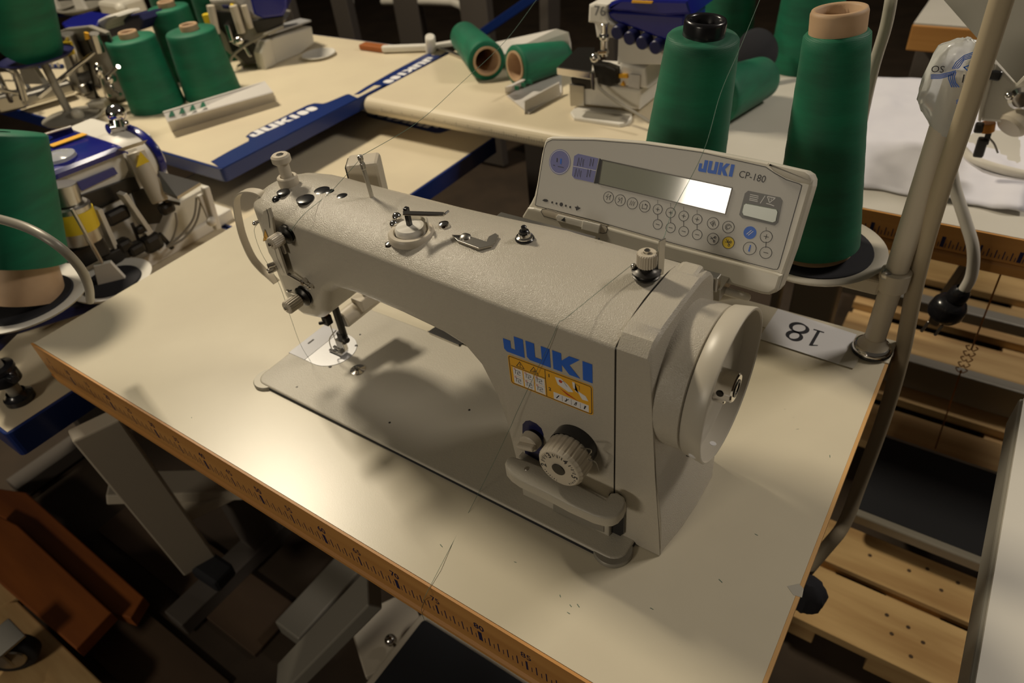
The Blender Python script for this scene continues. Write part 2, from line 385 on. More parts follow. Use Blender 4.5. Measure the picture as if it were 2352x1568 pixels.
# arm and pillar, lofted from head to pillar
YC = 19.4
def sect(x, y0, y1, zb, zt, r=1.3, crown=1.5, n=5, rb=1.2):
    """rounded section: crowned top, tight lower corners"""
    o = []
    def arc(cy, cz, rad, a0, a1, m=n, ez=1):
        for k in range(m+1):
            t = math.radians(a0+(a1-a0)*k/m); o.append((x, cy+rad*math.cos(t), cz+rad*ez*math.sin(t)))
    arc(y0+rb, zb+rb, rb, 180, 270); arc(y1-rb, zb+rb, rb, 270, 360)
    arc(y1-r, zt-crown-.0, r, 0, 50); 
    for k in range(1, 8):
        t = k/8; yy = (y1-r*.36)+(y0+r*.36-(y1-r*.36))*t; q = 1-abs(2*t-1)**2.6
        z0 = zt-crown+r*math.sin(math.radians(50)); o.append((x, yy, z0+(zt-z0)*q))
    arc(y0+r, zt-crown, r, 130, 180)
    return o
secs = []
for x, y0, y1, zb, zt, r, cr, rb in (
  (41.3, 18.2, 20.6, 13.5, 22.4, .5, 1.0, .5), (41.45, 17.5, 21.4, 12.4, 23.0, .6, 1.2, 1.0), (41.8, 16.8, 22.0, 11.4, 23.6, .7, 1.3, 1.4), (42.4, 16.2, 22.7, 11.0, 24.0, .8, 1.4, 1.4), (43.3, 15.6, 23.3, 10.5, 24.35, .8, 1.5, 1.4),
  (44.5, 15.1, 23.9, 10.2, 24.6, .8, 1.6, 1.4), (46.5, 14.75, 24.3, 10.1, 24.8, .7, 1.7, 1.4), (49.0, 14.6, 24.4, 10.6, 24.9, .6, 1.75, 1.6),
  (50.6, 14.55, 24.4, 12.0, 24.9, .55, 1.75, 1.8), (52.0, 14.5, 24.4, 15.0, 24.9, .55, 1.75, 1.8), (54.0, 14.4, 24.4, 16.6, 24.9, .55, 1.75, 1.6), (58.0, 14.2, 24.5, 17.1, 24.9, .5, 1.75, 1.5),
  (64.0, 13.9, 24.6, 17.1, 24.85, .5, 1.72, 1.5), (69.0, 13.6, 24.9, 16.9, 24.78, .5, 1.7, 1.5), (71.5, 13.5, 25.1, 16.3, 24.74, .5, 1.68, 1.5), (73.3, 13.4, 25.3, 14.8, 24.7, .5, 1.67, 1.3), (74.6, 13.32, 25.4, 12.2, 24.67, .5, 1.66, 1.0),
  (75.4, 13.28, 25.5, 9.0, 24.65, .5, 1.65, .8), (75.9, 13.28, 25.5, 4.5, 24.63, .5, 1.65, .6), (76.3, 13.28, 25.5, .5, 24.6, .5, 1.65, .4), (81.0, 13.28, 25.5, .5, 24.45, .5, 1.62, .4), (86.4, 13.28, 25.5, .5, 24.3, .5, 1.6, .4)):
    secs.append(sect(x, y0, y1, zb, zt, r, cr, 5, rb))
b = MB(); b.loft(secs); b.build('arm', M['paint'], mc, sharp=35)
b = MB(); b.prism([(76.8, .5), (86.4, .5), (86.4, 4.6), (76.8, 6.2)], FY(13.0), -6, .55, .2); b.build('pillar_foot', M['bedpaint'], mc, sharp=40)
# motor cover
cov = [(86.55, .05), (91.1, .05), (90.9, 2.5), (90.2, 10), (89.6, 16), (89.15, 22.2), (88.8, 23.0), (86.55, 23.4)]
def covsec(y, g, top):
    return [(86.55+g*.5, y, .05), (91.1, y, .05), (90.8, y, 4), (90.2, y, 10), (89.7, y, 16), (89.25, y, top-1.0), (89.2, y, top-.3), (88.95, y, top), (86.55, y, top)]
b = MB(); b.loft([covsec(13.0+a, 0, t) for a, t in ((.28, 22.75), (.3, 22.95), (.6, 23.35), (1.2, 23.9), (2.4, 24.2), (6, 24.3), (9.5, 24.2), (11.2, 23.8), (12.0, 23.2), (12.4, 22.4))]); 
b.build('motor_cover', M['paint'], mc, sharp=28, bevel=.18)
b = MB(); b.loft([[(x, 19.4+r*math.cos(2*PI*i/40), 17.15+r*math.sin(2*PI*i/40)) for i in range(40)] for x, r in ((86.7, 6.0), (88.5, 6.06), (90.2, 6.1), (91.3, 6.12), (91.62, 6.1), (91.7, 5.95))])
b.build('wheel_housing', M['paint'], mc, sharp=40)
b = MB()  # flared lower skirt behind the wheel
b.loft([[(90.6+q, 13.4+i*0, 0), (91.2+q, 13.3, .05), (91.9, 20, .05), (91.9, 26, .05), (90.6, 26.2, .05), (88, 26.2, .05), (88, 13.6, .05)] if 0 else
        [(88, 13.5, z), (91.05-q*.45, 13.35, z), (91.6-q*.7, 17, z), (91.8-q*.7, 20, z), (91.8-q*.7, 24, z), (91.2-q, 26.1, z), (88, 26.2, z)] for z, q in ((.05, 0), (2.5, .1), (5, .35), (7, .9), (9, 1.6), (11, 2.2))])
b.build('motor_cover_base', M['paint'], mc, sharp=35, bevel=.15)
b = MB(); pts = [FY(13.2).px(a, c) for a, c in ((1401, 1132), (1425, 1135), (1437, 1150), (1435, 1220), (1428, 1226), (1400, 1213))]
b.prism(pts, FY(13.0), -.2, .06); b.build('cover_notch', M['black'], mc)
# split line between pillar and cover
b = MB(); b.loft([[(q[0]+d, q[1], q[2]) for q in sect(86.4, 13.32, 25.46, .5, 24.26, .5, 1.6, 5, .4)] for d in (0, .14)], sm=False); b.build('cover_gap', M['dark'], mc)
# hand wheel
hw = MB()
hw.lathe([(5.9, 0), (6.1, .02), (6.25, .15), (6.5, 1.65), (6.45, 1.78), (6.32, 1.8), (6.22, 1.7), (6.15, .4), (5.9, .25), (1.4, .25), (1.2, .3), (0, .3)], (91.78, 19.4, 17.2), (1, 0, 0), 64)
hwo = hw.build('hand_wheel', M['paint_smooth'], mc, sharp=40)
h = MB(); h.cyl((92.1, 19.4, 17.2), (93.9, 19.4, 17.2), 1.3, 1.25, .12); h.cyl((92.2, 19.4, 15.7), (93.2, 19.4, 15.7), .5); h.build('wheel_hub', M['chrome'], hwo)
h = MB(); h.lathe([(.75, 0), (.75, .12), (.5, .12), (.45, -.3), (0, -.3)], (93.85, 19.4, 17.2), (1, 0, 0)); h.cyl((93.0, 18.05, 17.3), (93.0, 18.15, 17.3), .3); h.cyl((93.4, 19.4, 17.2), (93.5, 19.4, 17.2), .3); h.build('hub_screw', M['dark'], hwo)
h = MB()
for a in (205, 262): 
    t = math.radians(a); c = Vector((92.9, 19.4+6.45*math.cos(t), 17.2+6.45*math.sin(t))); n_ = Vector((0, math.cos(t), math.sin(t)))
    h.cyl(c-n_*.3, c+n_*.03, .33)
h.build('rim_hole', M['paper'], hwo)
h = MB()
for k, a in enumerate((219, 223, 227, 231)):
    t = math.radians(a); c = Vector((92.2, 19.4+6.36*math.cos(t), 17.2+6.36*math.sin(t))); n_ = Vector((0, math.cos(t), math.sin(t))); h.cyl(c-n_*.1, c+n_*.015, .1)
h.build('rim_marks', M['ink'], hwo)
# logo and warning sticker
FP = FY(13.28)
b = MB()
juki(b, FP, (76.18, 18.62), 8.35, 1.98, .03); b.build('pillar_logo', M['logo'], mc)

# warning sticker on the pillar
W_ = .03
def crop3(a, c): return FP.px(1100+a/2.613, 700+c/2.613)
TL, TR, BR, BL = crop3(172, 296), crop3(684, 486), crop3(682, 662), crop3(180, 462)
SX0, SX1, SZ0, SZ1 = TL[0]-.0, TR[0], (BR[1]+BL[1])/2, (TL[1]+TR[1])/2
b = MB(); b.prism(rrect(SX0, SZ0, SX1, SZ1, .28, 4), FP, -.02, W_); stk = b.build('warning_sticker', M['amber'], mc)
b = MB(); r_ = rrect(SX0+.12, SZ0+.12, SX1-.12, SZ1-.12, .2, 4); b.strip(r_, FP, .07, w1=W_+.01, closed=True)
sw, sh = SX1-SX0, SZ1-SZ0
def sp(u, v): return (SX0+u*sw, SZ0+v*sh)
b.strip([sp(.455, .05), sp(.455, .95)], FP, .06, w1=W_+.01); b.strip([sp(.03, .66), sp(.455, .66)], FP, .06, w1=W_+.01)
for u in (.15, .32):
    c = sp(u, .79); b.strip([(c[0]-.38, c[1]-.26), (c[0]+.38, c[1]-.26), (c[0], c[1]+.36)], FP, .06, w1=W_+.01, closed=True)
c = sp(.15, .79); b.strip([(c[0], c[1]+.18), (c[0], c[1]-.08)], FP, .07, w1=W_+.01); b.disc(FP, (c[0], c[1]-.16), .04, W_+.01, 8)
c = sp(.32, .79); b.strip([(c[0]-.15, c[1]-.14), (c[0]+.15, c[1]-.1), (c[0]+.0, c[1]+.08)], FP, .08, w1=W_+.01)
b.text('1', FP, sp(.50, .80), .5, W_+.01, bold=.015); b.text('2', FP, sp(.50, .34), .5, W_+.01, bold=.015)
b.build('sticker_print', M['ink'], stk)
b = MB()
for i in range(3): 
    for j in range(2): b.prism([sp(.05+.135*i, .35-.28*j), sp(.17+.135*i, .35-.28*j), sp(.17+.135*i, .62-.28*j), sp(.05+.135*i, .62-.28*j)], FP, W_-.01, W_+.008)
b.prism([sp(.54, .06), sp(.95, .06), sp(.95, .30), sp(.54, .30)], FP, W_-.01, W_+.008)
b.flat([sp(.60, .62), sp(.72, .5), sp(.78, .56), sp(.72, .74), sp(.64, .86), sp(.57, .84)], FP, W_+.012)
b.flat([sp(.78, .70), sp(.92, .58), sp(.95, .44), sp(.88, .42), sp(.84, .58), sp(.80, .62), sp(.80, .90), sp(.77, .90)], FP, W_+.012)
b.build('sticker_pictogram_fields', M['paper'], stk)
b = MB(); random.seed(3)
for i in range(3):
    for j in range(2):
        c = sp(.11+.135*i, .485-.28*j)
        b.strip([(c[0]-.25, c[1]-.2), (c[0]-.22, c[1]+.2), (c[0]+.2, c[1]+.22), (c[0]+.24, c[1]+.05), (c[0]-.05, c[1]+.0), (c[0]-.04, c[1]-.2), (c[0]+.25, c[1]-.22)], FP, .05, w1=W_+.015)
for i in range(4):
    c = sp(.59+.105*i, .18)
    for k in range(2): b.strip([(c[0]-.2+random.random()*.2, c[1]-.2), (c[0]+random.random()*.25, c[1]+.22)], FP, .07, w1=W_+.015)
    if i: b.strip([(c[0]-.41, c[1]-.3), (c[0]-.41, c[1]+.3)], FP, .03, w1=W_+.015)
b.strip([sp(.62, .76), sp(.67, .80), sp(.71, .66)], FP, .04, w1=W_+.015); b.strip([sp(.80, .86), sp(.85, .84), sp(.85, .7)], FP, .04, w1=W_+.015)
b.build('sticker_pictograms', M['ink'], stk)
b = MB()
for i in range(3):
    for j in range(2): c = sp(.075+.135*i, .58-.28*j); b.ring(FP, c, .08, .04, W_+.017, 10)
b.flat([sp(.62, .52), sp(.84, .30), sp(.70, .38)], FP, W_+.016)
b.disc(FP, sp(.635, .76), .17, W_+.0165, 12)
b.build('sticker_red_marks', M['red'], stk)

# dial, knob recess, lever
def c3(a, c, y): return at(1100+a/2.613, 700+c/2.613, y=y)
b = MB(); b.prism(rrect(*[q for q in (0, 0, 0, 0)], 0) if 0 else [FP.px(1100+a/2.613, 700+c/2.613) for a, c in ((262, 760), (263, 715), (280, 696), (305, 693), (345, 712), (375, 740), (388, 775), (388, 860), (350, 965), (285, 945))], FP, -.3, .03); b.build('knob_recess', M['navy'], mc)
kc = c3(325, 800, 12.9)
b = MB(); b.cyl(kc, kc+Vector((0, -.9, 0)), .98, .92, .1); b.box(kc+Vector((0, -1.15, 0)), (1.85, .7, .5), .18, Frame((0, 0, 0), (.96, 0, .28), (0, 1, 0))); b.build('condensation_knob' if 0 else 'adjusting_knob', M['beige'], mc)
dc = c3(478, 985, 10.2); 
b = MB(); b.lathe([(1.85, 0), (2.05, .1), (2.05, 1.2)], (dc.x, 13.3, dc.z+.3), (0, -1, 0), 40); b.build('dial_shaft', M['black'], mc)
b = MB(); R_ = 2.15; prof = []
n = 96; rings = []
for (rr, yy) in ((R_-.1, 12.3), (R_, 12.2), (R_, 10.55), (R_-.22, 10.25), (R_-.3, 10.2)):
    ring = []
    for i in range(n):
        a = 2*PI*i/n; g = (.07 if (i % 4) == 0 else 0) if rr > R_-.15 else 0
        ring.append((dc.x+(rr-g)*math.cos(a), yy, dc.z+(rr-g)*math.sin(a)))
    rings.append(ring)
b.loft(rings, sm=False); dl = b.build('stitch_dial', M['beige'], mc)
b = MB(); b.cyl((dc.x, 10.1, dc.z), (dc.x, 10.22, dc.z), .62, .6, .02); b.build('dial_bore', M['dark'], dl)
b = MB(); FD = Frame((dc.x, 10.2, dc.z), (1, 0, 0), (0, 0, 1))
for t, a in (('2', 192), ('3', 125), ('4', 62), ('5', -5)):
    a = math.radians(a); b.text(t, FD, (1.5*math.cos(a), 1.5*math.sin(a)), .8, .012, rot=a-PI/2, bold=.02)
for k in range(40):
    a = math.radians(-100-k*8.0); 
    if k % 2 == 0 or 1:
        d = math.degrees(a) % 360
        if any(abs((d-q+180) % 360-180) < 13 for q in (192, 125, 62, 355)): continue
        L_ = .35 if k % 2 else .22
        if 190 < d < 345: L_ = .16
        b.strip([((1.72-L_)*math.cos(a), (1.72-L_)*math.sin(a)), (1.72*math.cos(a), 1.72*math.sin(a))], FD, .09 if k % 2 else .05, w1=.012)
b.build('dial_numbers', M['ink'], dl)
b = MB(); tr = [c3(a, c, y) for a, c, y in ((612, 858, 11.6), (676, 872, 11.2), (650, 920, 11.2), (700, 945, 11.5), (720, 1000, 12.4))]; b.tube(tr, .05, 6, 4); b.build('dial_spring', M['steel'], mc)
b = MB()
tops = [(155, 945), (170, 915), (200, 905), (300, 935), (420, 985), (760, 1165), (790, 1125), (830, 1122), (872, 1150), (884, 1185), (868, 1225), (835, 1262), (800, 1278), (760, 1280), (690, 1262), (540, 1195), (400, 1120), (240, 1045), (190, 1010), (160, 975)]
b.prism([FZ(7.7).px(1100+a/2.613, 700+c/2.613) for a, c in tops], FZ(7.7), -1.15, 0, .22, 3, True); b.build('reverse_lever', M['bedpaint'], mc, sharp=50)
b = MB(); q = FZ(7.7).px(1100+287/2.613, 700+982/2.613); b.cyl((q[0], q[1], 7.65), (q[0], q[1], 7.74), .22); b.build('lever_screw', M['steel'], mc)
FS = FY(12.4)
b = MB(); b.prism([FS.px(1100+a/2.613, 700+c/2.613) for a, c in ((447, 1185), (750, 1315), (750, 1362), (700, 1345), (447, 1232))], FS, 0, .04); npl = b.build('name_plate', M['greypl'] if 0 else M['grey'], mc)
b = MB(); q = FS.px(1100+350/2.613, 700+1110/2.613); b.disc(FS, q, .9, .03, ry=.5); b.build('oil_window', M['navy'], mc)
# needle plate, slide plate and bed fittings
F5 = FZ(.55)
b = MB(); cx, cy, r_ = 42.85, 19.4, 3.2
arcp = [(cx+r_*1.02*math.cos(math.radians(a)), cy+r_*math.sin(math.radians(a))) for a in range(-90, 91, 10)]
b.prism([(41.2, cy-r_)]+arcp+[(41.2, cy+r_)], F5, -.1, .06, .02); npt = b.build('needle_plate', M['satin'], mc)
b = MB(); b.prism([(38.15, cy-r_), (41.15, cy-r_), (41.15, cy+r_), (38.15, cy+r_)], F5, -.1, .05, .02); b.build('slide_plate', M['satin2'], mc)
b = MB()
for u, v in ((758, 841), (818, 793)):
    q = at(u, v, z=.62); b.cyl((q.x, q.y, .55), (q.x, q.y, .64), .2); 
q = at(714, 784, z=.62); b.prism([(q.x-.12, q.y-.5), (q.x+.12, q.y-.5), (q.x+.12, q.y+.5), (q.x-.12, q.y+.5)], FZ(.61), -.02, .02)
b.build('plate_screws', M['dark'], npt)
b = MB()
for k in range(4):
    for j in (-1, 1): b.prism([(43.0+k*.28, cy+j*.45-.12), (43.15+k*.28, cy+j*.45-.12), (43.15+k*.28, cy+j*.45+.35), (43.0+k*.28, cy+j*.45+.35)], FZ(.62), -.02, .05)
b.build('feed_dog', M['dark'], npt)
for u, v in ((682, 888), (895, 970), (1078, 941), (1146, 905), (827, 768)):
    q = at(u, v, z=.56); b = MB(); b.cyl((q.x, q.y, .5), (q.x, q.y, .575), .14, bev=.01, seg=14); b.build('bed_hole', M['dark'], mc)
q = at(822, 849, z=.6); b = MB(); b.lathe([(0, .3), (.3, .3), (.35, .2), (.6, .15), (.95, .1), (1.0, 0), (1.0, -.1)], (q.x, q.y, .55)); b.cyl((q.x-.45, q.y+.1, .6), (q.x-.45, q.y+.1, .75), .25); b.build('bobbin_knob' if 0 else 'bed_screw_cap', M['chrome'], mc)
b = MB(); pts = [FZ(.62).px(540+a/3.92, 640+c/3.92) for a, c in ((1735, 478), (1830, 415), (2090, 520), (2025, 605))]
b.prism(pts, FZ(.6), -.3, .05); b.build('rear_latch', M['dark'], mc)
b = MB(); pts = [FZ(.62).px(540+a/3.92, 640+c/3.92) for a, c in ((1735, 474), (1745, 490), (2015, 605), (2025, 590))]; b.prism(pts, FZ(.65), -.2, .12); b.build('latch_edge', M['chrome'], mc)
# presser foot, needle bar, needle clamp
N0 = Vector((44.0, 19.4, 0))
b = MB(); b.cyl((44.2, 19.2, 11), (44.2, 19.2, 6.9), .5); b.build('needle_bar_bushing', M['oil'], mc)
b = MB(); b.cyl((44.2, 19.4, 8), (44.2, 19.4, 5.4), .34); b.box((44.2, 19.2, 6.1), (.95, .95, 1.3), .12); b.cyl((44.2, 18.9, 5.9), (43.6, 18.3, 5.9), .22); b.build('needle_bar', M['dark'], mc)
b = MB(); b.cyl((44.2, 19.4, 5.4), (44.2, 19.4, 1.0), .07, .05, .01, 8); b.build('needle', M['steel'], mc)
b = MB(); b.cyl((45.4, 20.0, 11), (45.4, 20.0, 2.4), .45); b.box((45.2, 19.9, 3.2), (1.1, .9, 1.7), .15); b.cyl((45.8, 19.7, 3.3), (46.5, 19.5, 3.4), .38); b.build('presser_bar', M['dark'], mc)
b = MB(); b.box((44.8, 19.7, 2.0), (1.3, .7, 1.6), .1); b.box((44.0, 19.05, .85), (2.2, .4, .22), .05); b.box((44.0, 19.75, .85), (2.2, .4, .22), .05); b.box((45.0, 19.4, 1.1), (.8, 1.2, .5), .1); b.build('presser_foot', M['chrome'], mc)
b = MB(); b.tube([(45.3, 19.2, 4.8), (44.5, 18.4, 3.6), (44.3, 18.5, 1.6), (44.8, 18.8, 1.3)], .07, 6, 4); b.build('thread_guide_wire', M['steel'], mc)
b = MB(); a0 = at(787, 735, y=20.6); a1 = a0+Vector((.6, 5.6, .5)); b.cyl(a0, a1, 1.15, bev=.12); b.box((a0+a1)/2+Vector((.5, 1.2, .9)), (1.9, 3.8, 1.7), .2); b.build('wiper_solenoid', M['beige'], mc)
b = MB(); b.bar(a1+Vector((.5, -2.5, 2.0)), a1+Vector((1.4, .5, 2.0)), .5, 1.2, .1); b.build('solenoid_bracket', M['steel'], mc)
# face plate, slit, guides
b = MB()
fs = []
for k in range(14):
    z = 11.0+k*(23.2-11.0)/13
    fs.append([(41.5+i*.0, 0, 0) for i in range(1)])
FA = Frame((43.3, 15.35, 0), (.95, -.31, 0), (0, 0, 1))
def fa(u, v): return FA.px(u, v)
b.prism([fa(601, 500), fa(606, 484), fa(618, 478), fa(625, 500), fa(631, 545), fa(660, 632), fa(648, 632), fa(618, 580), fa(605, 540)], FA, -.2, .04, .03); fp = b.build('face_plate', M['paint_smooth'], mc, sharp=40)
b = MB(); b.strip([fa(613, 478), fa(618, 495), fa(621, 523)], FA, .16, w1=.07); b.strip([fa(629, 558), fa(637, 590), fa(654, 626)], FA, .14, w1=.07); b.build('face_slit', M['dark'], fp)
# take-up lever eye and guard
b = MB(); e0 = at(594, 508, x=40.3); b.bar((41.5, 17.6, e0.z+.35), (40.4, 17.0, e0.z+.1), .35, .3, .08); b.ball((40.3, 16.9, e0.z), .28); b.build('take_up_lever', M['chrome'], mc)
GY = 17.0
gp = [FY(GY).px(500+a/3.92, 320+c/3.92) for a, c in ((480, 600), (430, 520), (370, 475), (285, 460), (215, 475), (175, 520), (170, 590), (190, 720), (230, 880), (310, 1060), (400, 1170), (470, 1230), (530, 1285))]
gp = smooth_path([(q[0], q[1], 0) for q in gp], 4)
b = MB(); L = []; R = []
for i, p in enumerate(gp):
    d = (gp[min(i+1, len(gp)-1)]-gp[max(i-1, 0)]).normalized(); nn = Vector((-d.y, d.x, 0))*.09
    L.append(p+nn); R.append(p-nn)
b.loft([[(a.x, GY-.45, a.y), (a.x, GY+.45, a.y), (c.x, GY+.45, c.y), (c.x, GY-.45, c.y)] for a, c in zip(L, R)]); b.build('take_up_guard', M['beige'], mc, sharp=40)
# warning triangle on the face
b = MB(); t0, t1, t2 = fa(606, 553), fa(620, 550), fa(610, 526)
b.flat([t0, t1, t2], FA, .08); tri = b.build('face_warning_triangle', M['amber'], mc)
b = MB(); b.strip([t0, t1, t2], FA, .07, w1=.09, closed=True); b.disc(FA, fa(611, 545), .12, .092, 8); b.build('triangle_print', M['ink'], tri)
# thread tensions on the front of the head
def tension(u, v, nutl, r, nm, up=0):
    c = at(u, v, y=14.4); A = Vector((0, -1, 0))
    g = MB(); g.lathe([(.3, 0), (r*.95, .05), (r, .12), (r*.9, .22), (r*.45, .32), (r*.9, .42), (r, .52), (r*.93, .62), (r*.55, .8), (r*.5, 1.0), (0, 1.0)], c+Vector((0, .3, 0)), A, 32); g.cyl(c+Vector((0, .5, 0)), c, r*.9)
    o = g.build(nm, M['dark'], mc, sharp=60)
    g = MB(); m = 40; rg = []
    for yy, rr in ((.75, r*.62), (.8, r*.68), (nutl, r*.66), (nutl+.08, r*.58)):
        rg.append([(c.x+(rr-(.05 if i % 2 else 0))*math.cos(2*PI*i/m), c.y-yy, c.z+(rr-(.05 if i % 2 else 0))*math.sin(2*PI*i/m)) for i in range(m)])
    g.loft(rg, sm=False); g.build('tension_nut', M['beige'], o)
    g = MB(); g.cyl(c+Vector((0, -nutl, 0)), c+Vector((0, -nutl-.35, 0)), .22); g.build('tension_stud', M['chrome'], o)
    return c
c1 = tension(659, 537, 2.0, 1.0, 'pretension_discs')
c2 = tension(698, 679, 2.4, 1.15, 'tension_discs')
b = MB(); b.tube([c2+Vector((-.9, -.5, .3)), c2+Vector((-1.3, -.8, .6)), c2+Vector((-1.0, -1.1, 1.1)), c2+Vector((-.4, -1.0, 1.2))], .1, 8, 4); b.build('check_spring', M['chrome'], mc)
c = at(690, 640, y=14.3); b = MB(); b.bar(c+Vector((-1.3, -.4, .5)), c+Vector((1.2, -.1, -.4)), .35, .25, .08); b.cyl(c+Vector((.5, .3, -.2)), c+Vector((.5, -.35, -.2)), .35); b.cyl(c+Vector((1.3, .3, -.55)), c+Vector((1.3, -.3, -.55)), .25); b.build('thread_guide_plate', M['chrome'], mc)
c = at(628, 620, y=14.8); b = MB(); b.cyl(c+Vector((0, .5, 0)), c+Vector((-.3, -.6, 0)), .32); b.cyl(c+Vector((0, .5, .5)), c+Vector((-.4, -.3, .5)), .3); b.build('face_thumb_screw', M['chrome'], mc)
c = at(650, 568, y=14.2); b = MB(); b.box(c, (.5, .3, 1.5), .14); b.build('guide_hook', M['steel'], mc)

# top of the arm: plugs, screws, presser-bar knob, guides
ZT = 24.85
def topat(u, v): return at(u, v, z=ZT)
for nm, pts in (('rubber_plug', ((650, 440, .62), (701, 456, .85), (740, 437, .8), (757, 440, .5), (786, 450, .55))), ):
    for u, v, r in pts:
        q = topat(u, v); b = MB(); b.lathe([(r*1.06, -.25), (r*1.06, .02), (r*.85, .07), (r*.4, .1), (0, .11)], (q.x, q.y, ZT+.0)); b.build(nm, M['black'], mc)
q = at(636, 458, z=24.3); b = MB(); b.ball(q, .5, (1, 1, .7)); b.build('rubber_plug', M['black'], mc)
q = at(670, 486, z=24.1); b = MB(); b.lathe([(.36, .0), (.36, .06), (.28, .06), (.26, .0), (0, .02)], (q.x, q.y, 23.98), (0, -.35, 1)); b.build('oil_hole', M['grey'], mc)
q = topat(664, 421); KX, KY = q.x, q.y
b = MB(); b.lathe([(.95, -.4), (1.05, .0), (1.05, .75), (.95, .85), (.7, .85), (.65, .3)], (KX, KY, ZT)); b.cyl((KX, KY, ZT), (KX, KY, ZT+2.6), .6); b.cyl((KX, KY, ZT+2.3), (KX, KY, ZT+3.2), .98, .98, .18); kb = b.build('presser_knob', M['beige'], mc)
b = MB(); b.lathe([(.42, .01), (.36, .015), (.0, .015)], (KX, KY, ZT+3.2), seg=6); b.build('hex_socket', M['dark'], kb)
p0 = at(855, 455, z=ZT-.1); t0 = at(826, 356, y=p0.y)
b = MB(); b.box((p0+t0)/2, (.35, .3, (t0-p0).length), .06, axframe((0, 0, 0), t0-p0)); b.box(t0+Vector((0, 0, -.3)), (.5, .4, .5), .1); b.box(t0+(p0-t0)*.25, (.4, .45, .7), .1); b.build('thread_guide_post', M['steel'], mc)
b = MB(); SBF = Frame((0, 0, 0), (.80, .60, 0), (-.60, .80, 0)); b.box((48.2, 27.4, 21.2), (3.6, 3.0, 6.4), .4, SBF); lb = b.build('sensor_box', M['beige'], mc, sharp=50)
b = MB(); b.box(Vector((48.2, 27.4, 21.3))-SBF.U*1.82, (.2, 2.5, 5.6), .1, SBF); b.build('sensor_window', M['black'], lb)
b = MB(); b.box((48.6, 25.0, 19.5), (2.0, 2.4, 2.4), .1); b.build('sensor_bracket', M['dark'], lb)
q = at(944, 532, z=ZT); DX, DY = q.x, q.y
b = MB(); b.lathe([(2.1, -.4), (2.1, .1), (1.95, .28), (1.6, .3), (1.5, .15)], (DX, DY, ZT-.15), seg=40); bw = b.build('bobbin_winder_base', M['beige'], mc)
b = MB(); b.lathe([(1.4, 0), (1.4, .5), (1.25, .7), (.3, .8), (0, .8)], (DX, DY, ZT-.1), seg=40); b.build('winder_disc', M['white'], bw)
b = MB(); b.box((DX, DY, ZT+1.5), (.42, .42, 1.9), .05); b.build('winder_spindle', M['black'], bw)
b = MB(); a = at(925, 489, z=ZT+2.3); c = at(1020, 492, z=ZT+1.6); b.bar(a, c, .6, .18, .05); b.bar(c, c+Vector((.4, 0, .3)), .6, .2, .05); b.build('winder_lever', M['chrome'], bw)
b = MB(); b.ball(topat(913, 505)+Vector((0, 0, .3)), .45); b.ball(topat(905, 517)+Vector((0, 0, .1)), .4); b.build('winder_screw', M['chrome'], bw)
b = MB(); b.lathe([(1.35, .0), (1.35, .95), (1.2, 1.1), (1.1, 1.0)], (DX+.3, DY+.2, ZT-.05), seg=30, a0=20, a1=150); b.build('winder_shield', M['clear'] if 0 else M['frost'], bw)
for u, v in ((1020, 518), (897, 563)):
    q = at(u, v, z=ZT-.9 if v > 550 else ZT); b = MB(); b.lathe([(.55, -.5), (.55, .0), (.45, .25), (.2, .36), (0, .38)], q); b.build('arm_screw', M['chrome'], mc)
# small bracket and spring post
FT = FZ(ZT+.05)
pts = [FT.px(500+a/3.92, 320+c/3.92) for a, c in ((2110, 865), (2250, 870), (2420, 925), (2440, 880), (2500, 850), (2530, 870), (2470, 960), (2350, 985), (2160, 915))]
b = MB(); b.prism(pts, FT, -.1, .08, .02); q = topat(1069, 547); b.lathe([(.5, 0), (.5, .2), (.3, .36), (0, .38)], (q.x, q.y, ZT)); b.build('bobbin_thread_plate', M['steel'], mc)
q = topat(1205, 545); b = MB(); b.lathe([(.75, -.3), (.75, .12), (.55, .2), (.5, .45), (0, .45)], q); b.build('post_base', M['chrome'], mc)
b = MB(); b.cyl((q.x, q.y, ZT), (q.x, q.y, ZT+1.15), .24); b.cyl((q.x, q.y, ZT+.4), (q.x, q.y, ZT+.75), .42); b.cyl((q.x, q.y, ZT-.2), (q.x, q.y, ZT+.02), .85); b.build('rubber_post', M['black'], mc)
# top thread tension
ZP = 24.45
q = at(1484, 636, z=ZP); TX, TY = q.x, q.y
b = MB(); b.lathe([(.5, -.3), (.9, 0), (1.05, .12), (1.1, .28), (.95, .35), (.9, .5), (1.12, .58), (1.15, .66), (.95, .75), (.6, .9), (.5, 1.2), (0, 1.2)], (TX, TY, ZP)); tt = b.build('top_tension_discs', M['dark'], mc, sharp=60)
b = MB(); m = 48; rg = []
for zz, rr in ((1.1, .72), (1.15, .8), (2.2, .78), (2.28, .68), (2.28, .3), (2.1, .25)):
    rg.append([(TX+(rr-(.06 if (i % 2 and rr > .7) else 0))*math.cos(2*PI*i/m), TY+(rr-(.06 if (i % 2 and rr > .7) else 0))*math.sin(2*PI*i/m), ZP+zz) for i in range(m)])
b.loft(rg, sm=False); b.build('tension_nut', M['beige'], tt)
b = MB(); b.cyl((TX, TY, ZP+2.0), (TX, TY, ZP+2.55), .24); b.build('tension_stud', M['chrome'], tt)
b = MB(); b.ball((TX-.95, TY-.3, ZP+.9), .25); g0 = Vector((TX+.9, TY+.6, ZP)); b.box(g0+Vector((0, 0, 1.7)), (.12, .65, 3.3), .05, Frame((0, 0, 0), (.9, -.43, 0), (.43, .9, 0))); b.build('thread_guide_plate', M['steel'], tt)
